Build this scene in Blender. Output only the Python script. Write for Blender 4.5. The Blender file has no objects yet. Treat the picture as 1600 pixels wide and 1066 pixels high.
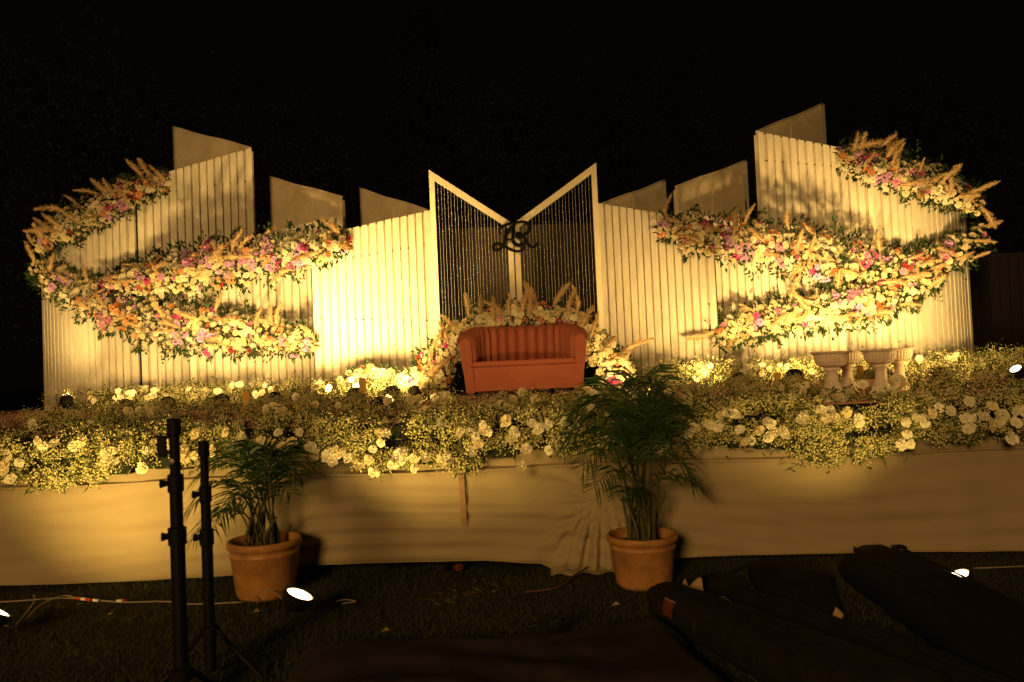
import bpy, bmesh, math, random
import numpy as np
from mathutils import Vector, Matrix, Quaternion

random.seed(7)
rng = np.random.default_rng(11)
S = bpy.context.scene
COL = S.collection

# ------------------------------------------------------------------ camera
FPX, CXP, CYP = 1244.0, 800.0, 533.0        # focal length in pixels of the 1600 px photograph
PITCH, ROLL = math.radians(1.7), math.radians(2.5)
CAMZ = 1.6
Fv = Vector((0, math.cos(PITCH), math.sin(PITCH)))
U0 = Vector((0, -math.sin(PITCH), math.cos(PITCH)))
R0 = Vector((1, 0, 0))
Rv = R0 * math.cos(ROLL) - U0 * math.sin(ROLL)
Uv = R0 * math.sin(ROLL) + U0 * math.cos(ROLL)
CAM = Vector((0, 0, CAMZ))
cd = bpy.data.cameras.new('camera')
cd.sensor_width = 36.0
cd.lens = 36.0 * FPX / 1600.0
cd.clip_start = 0.05
cd.clip_end = 500
cd.dof.use_dof = True
cd.dof.focus_distance = 10.2
cd.dof.aperture_fstop = 2.6
cam = bpy.data.objects.new('camera', cd)
COL.objects.link(cam)
cam.matrix_world = Matrix(((Rv.x, Uv.x, -Fv.x, CAM.x), (Rv.y, Uv.y, -Fv.y, CAM.y), (Rv.z, Uv.z, -Fv.z, CAM.z), (0, 0, 0, 1)))
S.camera = cam

# ------------------------------------------------------------------ night sky and exposure
w = bpy.data.worlds.new('World')
S.world = w
w.use_nodes = True
bgn = w.node_tree.nodes['Background']
bgn.inputs[0].default_value = (0.9, 0.62, 0.22, 1)
bgn.inputs[1].default_value = 0.0016
S.view_settings.view_transform = 'Standard'
S.view_settings.look = 'None'
S.view_settings.exposure = 0.0
S.view_settings.gamma = 1.0
try:
    S.cycles.max_bounces = 6
    S.cycles.diffuse_bounces = 3
    S.cycles.glossy_bounces = 2
    S.cycles.sample_clamp_indirect = 4.0
    S.cycles.use_light_tree = True
except Exception:
    pass
WARM = (1.0, 0.63, 0.19)
WARM2 = (1.0, 0.645, 0.16)

def spot(loc, target, power, size=100, blend=1.0, radius=0.05, color=WARM):
    ld = bpy.data.lights.new('uplight_beam', 'SPOT')
    ld.energy = power
    ld.spot_size = math.radians(size)
    ld.spot_blend = blend
    ld.shadow_soft_size = radius
    ld.color = color
    o = bpy.data.objects.new('uplight_beam', ld)
    COL.objects.link(o)
    d = (Vector(target) - Vector(loc)).normalized()
    o.rotation_mode = 'QUATERNION'
    o.rotation_quaternion = d.to_track_quat('-Z', 'Y')
    o.location = loc
    return o

# venue floodlight on a mast behind the photographer: it lights the skirt, the canvas peaks and the lawn
spot((-6.0, -14.0, 6.0), (0.3, 9.0, 1.8), 9000, size=90, blend=0.3, radius=2.0, color=(1.0, 0.585, 0.19))

# ------------------------------------------------------------------ pixel -> place helper (photograph pixels, at depth Y)
def P(px, py, Y):
    d = Fv + Rv * ((px - CXP) / FPX) + Uv * ((CYP - py) / FPX)
    return CAM + d * (Y / d.y)

def PG(px, py, z=0.0):
    d = Fv + Rv * ((px - CXP) / FPX) + Uv * ((CYP - py) / FPX)
    return CAM + d * ((z - CAMZ) / d.z)

DECK = 1.2
def YF(x):                                   # stage front line
    return 6.2 - 0.041 * x

# ------------------------------------------------------------------ materials
MATS = {}
def mat(name, color, rough=0.7, var=0.0, scale=8.0, bump=0.0, bscale=60.0, metallic=0.0, spec=0.3, sheen=0.0, emit=0.0, trans=0.0, stretch=(1, 1, 1), var2=None, coat=0.0):
    m = bpy.data.materials.new(name)
    m.use_nodes = True
    nt = m.node_tree
    b = nt.nodes['Principled BSDF']
    b.inputs['Base Color'].default_value = (*color, 1)
    b.inputs['Roughness'].default_value = rough
    b.inputs['Metallic'].default_value = metallic
    b.inputs['Specular IOR Level'].default_value = spec
    if sheen:
        b.inputs['Sheen Weight'].default_value = sheen
        b.inputs['Sheen Roughness'].default_value = 0.4
        b.inputs['Sheen Tint'].default_value = (*[min(1, c * 1.6 + .1) for c in color], 1)
    if coat:
        b.inputs['Coat Weight'].default_value = coat
    if emit:
        b.inputs['Emission Color'].default_value = (*color, 1)
        b.inputs['Emission Strength'].default_value = emit
    if var or bump:
        tc = nt.nodes.new('ShaderNodeTexCoord')
        mp = nt.nodes.new('ShaderNodeMapping')
        mp.inputs['Scale'].default_value = stretch
        nt.links.new(tc.outputs['Object'], mp.inputs[0])
    if var:
        n = nt.nodes.new('ShaderNodeTexNoise')
        n.inputs['Scale'].default_value = scale
        n.inputs['Detail'].default_value = 6
        n.inputs['Roughness'].default_value = 0.65
        nt.links.new(mp.outputs[0], n.inputs['Vector'])
        r = nt.nodes.new('ShaderNodeValToRGB')
        r.color_ramp.elements[0].position = 0.3
        r.color_ramp.elements[1].position = 0.72
        lo = var2 if var2 else tuple(c * (1 - var) for c in color)
        r.color_ramp.elements[0].color = (*lo, 1)
        r.color_ramp.elements[1].color = (*[min(1, c * (1 + var * 0.4)) for c in color], 1)
        nt.links.new(n.outputs['Fac'], r.inputs[0])
        nt.links.new(r.outputs[0], b.inputs['Base Color'])
    if bump:
        n2 = nt.nodes.new('ShaderNodeTexNoise')
        n2.inputs['Scale'].default_value = bscale
        n2.inputs['Detail'].default_value = 4
        nt.links.new(mp.outputs[0], n2.inputs['Vector'])
        bp = nt.nodes.new('ShaderNodeBump')
        bp.inputs['Strength'].default_value = bump
        bp.inputs['Distance'].default_value = 0.01
        nt.links.new(n2.outputs['Fac'], bp.inputs['Height'])
        nt.links.new(bp.outputs[0], b.inputs['Normal'])
    if trans:
        tr = nt.nodes.new('ShaderNodeBsdfTranslucent')
        tr.inputs[0].default_value = (*color, 1)
        mx = nt.nodes.new('ShaderNodeMixShader')
        mx.inputs[0].default_value = trans
        out = nt.nodes['Material Output']
        nt.links.new(b.outputs[0], mx.inputs[1])
        nt.links.new(tr.outputs[0], mx.inputs[2])
        nt.links.new(mx.outputs[0], out.inputs[0])
    MATS[name] = m
    return m

M_slat = mat('painted_slat', (0.72, 0.65, 0.53), 0.55, var=0.22, scale=3.0, stretch=(6, 6, 1), bump=0.15, bscale=40)
M_board = mat('groove_shaded_board', (0.50, 0.42, 0.31), 0.65, var=0.25, scale=4.0, stretch=(3, 3, 1), bump=0.1)  # darker than the slats: shade of the grooves is mixed into the colour
M_edge = mat('dark_edge', (0.03, 0.025, 0.02), 0.8)
M_fin = mat('stretched_canvas', (0.80, 0.67, 0.47), 0.85, var=0.24, scale=2.6, bump=0.25, bscale=3.0)
M_frame = mat('cream_frame', (0.78, 0.68, 0.50), 0.5, var=0.12, scale=6.0, bump=0.1)
M_bead = mat('glass_bead', (0.62, 0.58, 0.56), 0.6, metallic=0.0, spec=0.4)
M_screen = mat('brown_screen', (0.035, 0.024, 0.014), 0.8, var=0.3, scale=3)
M_black = mat('black_paint', (0.004, 0.0035, 0.003), 0.6, spec=0.12)
M_velvet = mat('terracotta_velvet', (0.36, 0.098, 0.055), 0.75, var=0.14, scale=5, sheen=0.5, bump=0.08, bscale=120)
M_carpet = mat('pink_carpet', (0.64, 0.31, 0.25), 0.95, var=0.2, scale=30, bump=0.5, bscale=200)
M_skirt = mat('cream_cloth', (0.31, 0.24, 0.14), 0.8, var=0.14, scale=1.5, stretch=(0.5, 0.5, 3), bump=0.06, bscale=300)
M_legglow = mat('leg_glow_tint', (0.28, 0.165, 0.10), 0.85, var=0.1)  # pinkish glow of the leg behind the skirt, put into a colour
M_urn = mat('plaster_urn', (0.80, 0.66, 0.55), 0.6, var=0.15, scale=12, bump=0.15)
M_pot = mat('terracotta_plastic', (0.40, 0.185, 0.055), 0.5, var=0.38, scale=9, spec=0.35, bump=0.1, bscale=30)
M_soil = mat('potting_soil', (0.03, 0.018, 0.01), 0.95, var=0.4, scale=60, bump=0.8)
M_palm = mat('palm_leaf', (0.048, 0.10, 0.022), 0.45, var=0.45, scale=5, trans=0.25)
M_cane = mat('palm_cane', (0.07, 0.07, 0.02), 0.6, var=0.4, scale=20)
M_leaf = mat('garland_leaf', (0.045, 0.085, 0.025), 0.5, var=0.5, scale=9, trans=0.2)
M_gleaf = mat('border_stem', (0.10, 0.125, 0.028), 0.6, var=0.5, scale=6, trans=0.2)
M_gyp = mat('tiny_blossom', (0.70, 0.64, 0.30), 0.7, var=0.4, scale=5)
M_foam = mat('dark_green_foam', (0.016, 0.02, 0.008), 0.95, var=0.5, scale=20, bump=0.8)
M_plume = mat('pampas_grass', (0.74, 0.53, 0.28), 0.85, var=0.2, scale=20, trans=0.25)
M_grass = mat('lawn_grass', (0.046, 0.048, 0.012), 0.75, var=0.6, scale=1.3, trans=0.15)
M_ground = mat('lawn_soil', (0.014, 0.013, 0.005), 0.95, var=0.5, scale=4, bump=0.8, bscale=30)
M_bag = mat('black_nylon', (0.011, 0.010, 0.008), 0.7, var=0.4, scale=14, bump=1.0, bscale=5, spec=0.06)
M_bag2 = mat('charcoal_nylon', (0.014, 0.013, 0.009), 0.7, var=0.4, scale=9, bump=0.9, bscale=6, spec=0.07)
M_cloth = mat('black_cotton', (0.034, 0.027, 0.017), 0.9, var=0.4, scale=6, bump=0.3, bscale=9, spec=0.05)
M_strap = mat('black_webbing', (0.006, 0.006, 0.006), 0.7)
M_logo = mat('red_patch', (0.11, 0.018, 0.008), 0.6)
M_metal = mat('steel', (0.12, 0.10, 0.08), 0.45, metallic=0.6)
M_lampblk = mat('lamp_housing', (0.012, 0.009, 0.007), 0.6, spec=0.2)
M_lens = mat('lamp_face_lit', (1.0, 0.78, 0.45), 0.3, emit=9.0)
M_lensedge = mat('lamp_edge_lit', (1.0, 0.62, 0.22), 0.3, emit=1.6)
M_lens2 = mat('par_lens_lit', (1.0, 0.62, 0.22), 0.3, emit=6.0)
M_yellow = mat('yellow_plate', (0.62, 0.36, 0.05), 0.6, var=0.2)
M_stick = mat('brown_stick', (0.10, 0.035, 0.015), 0.7)
M_paper = mat('kraft_paper', (0.34, 0.22, 0.10), 0.8, var=0.2)
M_cable = mat('white_cable', (0.24, 0.20, 0.14), 0.5)
M_cable2 = mat('dull_cable', (0.10, 0.05, 0.03), 0.6)
M_tapered = mat('red_tape', (0.45, 0.05, 0.03), 0.5)
M_tapewht = mat('white_tape', (0.7, 0.65, 0.55), 0.5)
M_bark = mat('tree_bark', (0.014, 0.010, 0.007), 0.9, var=0.4, scale=10, bump=0.6)
M_tree = mat('night_foliage', (0.014, 0.016, 0.007), 0.7, var=0.5, scale=0.8)
M_fence = mat('dark_sheet', (0.018, 0.013, 0.007), 0.6, var=0.2, scale=2)
M_dry = mat('dry_leaf', (0.16, 0.12, 0.04), 0.8)
M_redcloth = mat('red_cloth', (0.10, 0.016, 0.008), 0.8)
FL = {
 'cream': mat('petal_cream', (0.80, 0.68, 0.40), 0.6, var=0.12, scale=30, trans=0.15),
 'white': mat('petal_white', (0.82, 0.76, 0.56), 0.6, var=0.1, scale=30, trans=0.15),
 'pink': mat('petal_pink', (0.75, 0.27, 0.46), 0.6, var=0.15, scale=30, trans=0.15),
 'lilac': mat('petal_lilac', (0.66, 0.34, 0.64), 0.6, var=0.15, scale=30, trans=0.15),
 'magenta': mat('petal_magenta', (0.56, 0.08, 0.28), 0.6, var=0.2, scale=30, trans=0.15),
 'red': mat('petal_red', (0.40, 0.05, 0.05), 0.6, var=0.2, scale=30, trans=0.1),
 'peach': mat('petal_peach', (0.78, 0.36, 0.16), 0.6, var=0.15, scale=30, trans=0.15),
 'rust': mat('petal_rust', (0.50, 0.17, 0.06), 0.6, var=0.2, scale=30, trans=0.1),
}

# ------------------------------------------------------------------ mesh helpers
class MB:
    def __init__(s):
        s.v = []; s.f = []; s.m = []
    def add(s, vs, fs, mi=0):
        o = len(s.v)
        s.v += [tuple(v) for v in vs]
        s.f += [tuple(i + o for i in f) for f in fs]
        s.m += [mi] * len(fs)
    def box(s, c, d, rot=None, mi=0):
        vs = [Vector((x * d[0] / 2, y * d[1] / 2, z * d[2] / 2)) for z in (-1, 1) for y in (-1, 1) for x in (-1, 1)]
        if rot is not None:
            vs = [rot @ v for v in vs]
        c = Vector(c)
        s.add([c + v for v in vs], [(0, 2, 3, 1), (4, 5, 7, 6), (0, 1, 5, 4), (2, 6, 7, 3), (0, 4, 6, 2), (1, 3, 7, 5)], mi)
    def hexa(s, b, t, mi=0):                 # bottom quad + top quad
        s.add(list(b) + list(t), [(3, 2, 1, 0), (4, 5, 6, 7), (0, 1, 5, 4), (1, 2, 6, 5), (2, 3, 7, 6), (3, 0, 4, 7)], mi)
    def tube(s, pts, rad, n=8, mi=0, cap=True):
        pts = [Vector(p) for p in pts]
        if not hasattr(rad, '__len__'):
            rad = [rad] * len(pts)
        up = None
        rings = []
        for i, p in enumerate(pts):
            t = (pts[min(i + 1, len(pts) - 1)] - pts[max(i - 1, 0)])
            t = t.normalized() if t.length > 1e-9 else Vector((0, 0, 1))
            if up is None:
                up = t.orthogonal().normalized()
            else:
                up = (up - t * up.dot(t))
                up = up.normalized() if up.length > 1e-6 else t.orthogonal().normalized()
            sd = t.cross(up)
            rings.append([p + (up * math.cos(a) + sd * math.sin(a)) * rad[i] for a in [2 * math.pi * k / n for k in range(n)]])
        vs = [v for r in rings for v in r]
        fs = []
        for i in range(len(pts) - 1):
            for k in range(n):
                a = i * n + k; b = i * n + (k + 1) % n
                fs.append((a, b, b + n, a + n))
        if cap:
            fs.append(tuple(range(n))[::-1])
            fs.append(tuple((len(pts) - 1) * n + k for k in range(n)))
        s.add(vs, fs, mi)
    def lathe(s, prof, n=32, c=(0, 0, 0), mi=0, axis=None, flute=None):
        c = Vector(c)
        q = axis.to_track_quat('Z', 'Y') if axis is not None else None
        vs = []
        for j, (r, z) in enumerate(prof):
            for k in range(n):
                a = 2 * math.pi * k / n
                rr = r
                if flute and flute[0] <= j <= flute[1]:
                    rr = r * (1 + flute[2] * (1 if k % 2 else -1))
                v = Vector((rr * math.cos(a), rr * math.sin(a), z))
                if q is not None:
                    v = q @ v
                vs.append(c + v)
        fs = []
        for j in range(len(prof) - 1):
            for k in range(n):
                a = j * n + k; b = j * n + (k + 1) % n
                fs.append((a, b, b + n, a + n))
        s.add(vs, fs, mi)
    def grid(s, fn, nu, nv, mi=0):
        vs = [fn(i / nu, j / nv) for j in range(nv + 1) for i in range(nu + 1)]
        fs = [(j * (nu + 1) + i, j * (nu + 1) + i + 1, (j + 1) * (nu + 1) + i + 1, (j + 1) * (nu + 1) + i) for j in range(nv) for i in range(nu)]
        s.add(vs, fs, mi)
    def mesh(s, name, mats, smooth=False):
        me = bpy.data.meshes.new(name)
        me.from_pydata(s.v, [], s.f)
        for m in (mats if isinstance(mats, (list, tuple)) else [mats]):
            me.materials.append(m)
        if any(s.m):
            me.polygons.foreach_set('material_index', s.m)
        if smooth:
            me.polygons.foreach_set('use_smooth', [True] * len(s.f))
        me.update()
        return me
    def obj(s, name, mats, parent=None, smooth=False, bevel=0.0):
        return link(name, s.mesh(name, mats, smooth), parent, bevel)

def link(name, me, parent=None, bevel=0.0):
    o = bpy.data.objects.new(name, me)
    COL.objects.link(o)
    if parent is not None:
        o.parent = parent
        base = parent
        off = Vector((0, 0, 0))
        while base is not None:
            off += base.location
            base = base.parent
        o.location = -off                     # vertices were given in world space
    if bevel:
        b = o.modifiers.new('bevel', 'BEVEL')
        b.width = bevel; b.segments = 2; b.limit_method = 'ANGLE'
    return o

def npmesh(name, V, F, m, smooth=False):
    """V (n,3) float, F (k,3|4) int"""
    me = bpy.data.meshes.new(name)
    V = np.asarray(V, np.float32); F = np.asarray(F, np.int32)
    k = F.shape[1]
    me.vertices.add(len(V)); me.vertices.foreach_set('co', V.ravel())
    me.loops.add(F.size); me.loops.foreach_set('vertex_index', F.ravel())
    me.polygons.add(len(F))
    me.polygons.foreach_set('loop_start', np.arange(len(F), dtype=np.int32) * k)
    if smooth:
        me.polygons.foreach_set('use_smooth', np.ones(len(F), bool))
    me.materials.append(m)
    me.update(calc_edges=True)
    me.validate()
    return me

def thing(name, label, cat, loc=(0, 0, 0), group=None):
    o = bpy.data.objects.new(name, None)
    o.empty_display_size = 0.1
    COL.objects.link(o)
    o.location = loc
    o['label'] = label; o['category'] = cat
    if group:
        o['group'] = group
    return o

def tag(o, label, cat, group=None):
    o['label'] = label; o['category'] = cat
    if group:
        o['group'] = group
    return o

def structure(o):
    o['kind'] = 'structure'
    return o

def stuff(o):
    o['kind'] = 'stuff'
    return o

def rand_dirs(n):
    d = rng.normal(size=(n, 3))
    return d / np.linalg.norm(d, axis=1, keepdims=True)

def norm(a):
    return a / (np.linalg.norm(a, axis=1, keepdims=True) + 1e-9)

OCT_V = np.array([(1, 0, 0), (-1, 0, 0), (0, 1, 0), (0, -1, 0), (0, 0, 1), (0, 0, -1)], float)
OCT_F = np.array([(0, 2, 4), (2, 1, 4), (1, 3, 4), (3, 0, 4), (2, 0, 5), (1, 2, 5), (3, 1, 5), (0, 3, 5)])
def octas(C, R):
    C = np.asarray(C); R = np.broadcast_to(np.asarray(R, float), (len(C),))
    V = (C[:, None, :] + OCT_V[None] * R[:, None, None]).reshape(-1, 3)
    F = (OCT_F[None] + (np.arange(len(C)) * 6)[:, None, None]).reshape(-1, 3)
    return V, F

def leaves(C, D, L, W, fold=0.25):
    """pointed folded leaves: C bases, D unit directions, L lengths, W widths -> quads (two per leaf as tris)"""
    n = len(C)
    L = np.broadcast_to(np.asarray(L, float), (n,))[:, None]
    W = np.broadcast_to(np.asarray(W, float), (n,))[:, None]
    s = norm(np.cross(D, rand_dirs(n)))
    u = np.cross(D, s)
    b = C
    t = C + D * L - u * L * 0.15
    m1 = C + D * L * 0.45 + s * W / 2 + u * W * fold
    m2 = C + D * L * 0.45 - s * W / 2 + u * W * fold
    V = np.stack([b, m1, t, m2], 1).reshape(-1, 3)
    o = (np.arange(n) * 4)[:, None]
    F = np.concatenate([o + np.array([[0, 1, 2]]), o + np.array([[0, 2, 3]])])
    return V, F

def stems(A, B, w):
    """thin triangles from A to B"""
    n = len(A)
    s = norm(np.cross(B - A, rand_dirs(n))) * w
    V = np.stack([A - s, A + s, B], 1).reshape(-1, 3)
    F = np.arange(n * 3).reshape(-1, 3)
    return V, F

def join(parts):
    Vs, Fs, o = [], [], 0
    for V, F in parts:
        Vs.append(V); Fs.append(F + o); o += len(V)
    return np.concatenate(Vs), np.concatenate(Fs)

# ================================================================== SETTING: ground, lawn
def hz(x, y):                                # gentle unevenness of the lawn
    return 0.012 * math.sin(x * 1.7 + y * 0.9) + 0.01 * math.sin(x * 0.6 - y * 2.3)
g = MB()
g.grid(lambda u, v: (-12 + 24 * u, -2 + 16 * v, hz(-12 + 24 * u, -2 + 16 * v) - 0.012), 120, 80)
structure(g.obj('lawn', M_ground, smooth=True))
g = MB()
for (x0, x1, y0, y1) in ((-250, -12, -100, 300), (12, 250, -100, 300), (-12, 12, 14, 300), (-12, 12, -100, -2)):
    g.add([(x0, y0, -0.02), (x1, y0, -0.02), (x1, y1, -0.02), (x0, y1, -0.02)], [(0, 1, 2, 3)])
structure(g.obj('ground', M_ground))
# grass blades
n = 130000
gx = rng.uniform(-5.2, 5.4, n); gy = 3.2 + 3.6 * rng.random(n) ** 0.85
patch = np.sin(gx * 2.1 + 1.3 * np.sin(gy * 3.1)) * np.sin(gy * 2.7 + gx * 0.7) + rng.normal(0, .5, n)
keep = patch > -0.75
gx, gy, patch = gx[keep], gy[keep], patch[keep]
n = len(gx)
gz = 0.012 * np.sin(gx * 1.7 + gy * 0.9) + 0.01 * np.sin(gx * 0.6 - gy * 2.3) - 0.015
base = np.stack([gx, gy, gz], 1)
hgt = rng.uniform(0.02, 0.055, n) * (1 + 0.25 * np.clip(patch, -1, 1.5))
tip = base + np.stack([rng.normal(0, .022, n), rng.normal(0, .022, n), hgt], 1)
V, F = stems(base, tip, 0.0028)
stuff(link('grass', npmesh('grass', V, F, M_grass)))

# ================================================================== STAGE
stage = thing('stage', 'raised event stage with pink carpet deck and cream cloth front', 'stage', (0, 6.4, 0))
dk = MB()
XA, XB = -8.5, 8.5
dk.hexa([(XA, YF(XA) + .02, DECK - .06), (XB, YF(XB) + .02, DECK - .06), (XB, 13.2, DECK - .06), (XA, 13.2, DECK - .06)],
        [(XA, YF(XA) + .02, DECK), (XB, YF(XB) + .02, DECK), (XB, 13.2, DECK), (XA, 13.2, DECK)])
dk.obj('deck', M_carpet, stage)
for x in np.arange(-7.5, 8, 1.5):
    for yo in (0.35, 3.2, 6.0):
        lg = MB()
        lg.tube([(x, YF(x) + yo, 0), (x, YF(x) + yo, DECK - .06)], 0.03, 8)
        lg.obj('leg', M_metal, stage)
# skirt cloth : stretched sheet with long sagging wrinkles, gathered by the right palm
GX, GZ = P(940, 782, YF(0.7)).x, P(940, 782, YF(0.7)).z
hem_px = [(-700, 940), (0, 915), (130, 911), (270, 903), (330, 901), (366, 898), (480, 882), (620, 879), (760, 875), (845, 879), (860, 887), (950, 888), (975, 876), (1050, 870), (1200, 866), (1400, 862), (1600, 860), (2300, 835)]
hem = [(P(px, py, YF((px - 800) / 200)).x, P(px, py, YF((px - 800) / 200)).z) for px, py in hem_px]
hx = [h[0] for h in hem]; hzv = [max(0.012, h[1]) for h in hem]
def skirt_fn(u, v):
    x = -8.2 + 16.4 * u
    zb = float(np.interp(x, hx, hzv))
    z = zb + (DECK - 0.01 - zb) * v
    lo = (1 - v)
    y = YF(x) - 0.012
    # long nearly horizontal tension wrinkles
    ph = z * 38 + 2.2 * math.sin(x * 0.8 + 1) + 0.9 * math.sin(x * 2.1 + z * 5)
    amp = 0.006 * (0.35 + 0.65 * math.sin(x * 1.1 + 4 * z) ** 2)
    y -= amp * math.sin(ph) + 0.005 * math.sin(z * 13 + x * 0.9)
    # sag lines that rise to either side
    y -= 0.013 * math.sin((z + 0.09 * (x + 1.2) ** 2 * 0.35) * 52) * math.exp(-((x + .6) / 2.4) ** 2) * lo
    # radiating folds round the gathered point
    dx, dz = x - GX, z - GZ
    r = math.hypot(dx, dz)
    if dz < 0.25:
        ang = math.atan2(dz, dx)
        fold = 0.5 + 0.5 * math.sin(ang * 17 + 0.7 * math.sin(ang * 5))
        wgt = math.exp(-(r / 0.55) ** 2) * (1 if dz < 0 else math.exp(-(dz / .12) ** 2))
        y -= 0.035 * fold * wgt * min(1, r / 0.08)
        y -= 0.10 * math.exp(-((dx + .05) / .2) ** 2) * min(1, max(0, -dz) / 0.3) * (.6 + .5 * math.sin(dx * 42 / (.35 + max(0, -dz))))
        y -= 0.012 * math.sin(ang * 14) * math.exp(-((r - .9) / .7) ** 2) * (1 if dx < 0 else 0.25)
    y -= 0.02 * lo * lo * (0.5 + 0.5 * math.sin(x * 1.9))
    y -= 0.007 * math.sin(x * 6.3 + 1.5 * math.sin(x * 1.7) + z) + 0.003 * math.sin(x * 17 + z * 3)
    return (x, y, z)
sk = MB(); sk.grid(skirt_fn, 760, 70)
skirt = sk.obj('skirt', M_skirt, stage, smooth=True)
md = skirt.modifiers.new('thick', 'SOLIDIFY'); md.thickness = 0.002
# hem edge roll
hm = MB(); hm.tube([Vector(skirt_fn(u, 0)) + Vector((0, -.002, .003)) for u in np.linspace(0, 1, 400)], 0.006, 5)
hm.obj('hem', M_skirt, skirt, smooth=True)
# top batten line over which the cloth is stretched
tb = MB(); tb.tube([(x, YF(x) - .03, 0.80 + .01 * math.sin(x * 2.2)) for x in np.linspace(-8, 8, 120)], 0.012, 6)
tb.obj('top_fold', M_skirt, skirt, smooth=True)
# strip coloured like a lit stage leg glowing through the sheer skirt
xs = P(722, 780, 6.2).x
st = MB()
za, zb_ = P(720, 735, 6.2).z, P(724, 822, 6.2).z
st.grid(lambda u, v: (xs - .022 + .044 * u + .012 * (1 - v), skirt_fn((xs + 8.2) / 16.4, ((zb_ + (za - zb_) * v) - .06) / (DECK - .06))[1] - .024, zb_ + (za - zb_) * v), 3, 12)
st.obj('leg_glow_strip', M_legglow, stage)
# pooled bit of cloth at the gather
pc = MB()
pc.grid(lambda u, v: (GX - .42 + .62 * u, YF(GX) - .10 - .10 * v + .03 * math.sin(u * 19), 0.02 + .03 * (1 - v) * (.5 + .5 * math.sin(u * 7 + 1)) + .004 * math.sin(u * 23 + v * 5)), 60, 10)
pc.obj('pooled_cloth', M_skirt, stage, smooth=True)

# ================================================================== SLATTED SCREENS
def resample(path, step):
    pts = [Vector(p) for p in path]
    d = [0]
    for a, b in zip(pts, pts[1:]):
        d.append(d[-1] + (b - a).length)
    return pts, d

def on_path(pts, d, s):
    s = max(0, min(d[-1], s))
    for i in range(len(pts) - 1):
        if s <= d[i + 1] or i == len(pts) - 2:
            t = (s - d[i]) / max(1e-9, d[i + 1] - d[i])
            p = pts[i].lerp(pts[i + 1], t)
            return p, (pts[i + 1] - pts[i]).normalized()

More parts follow.
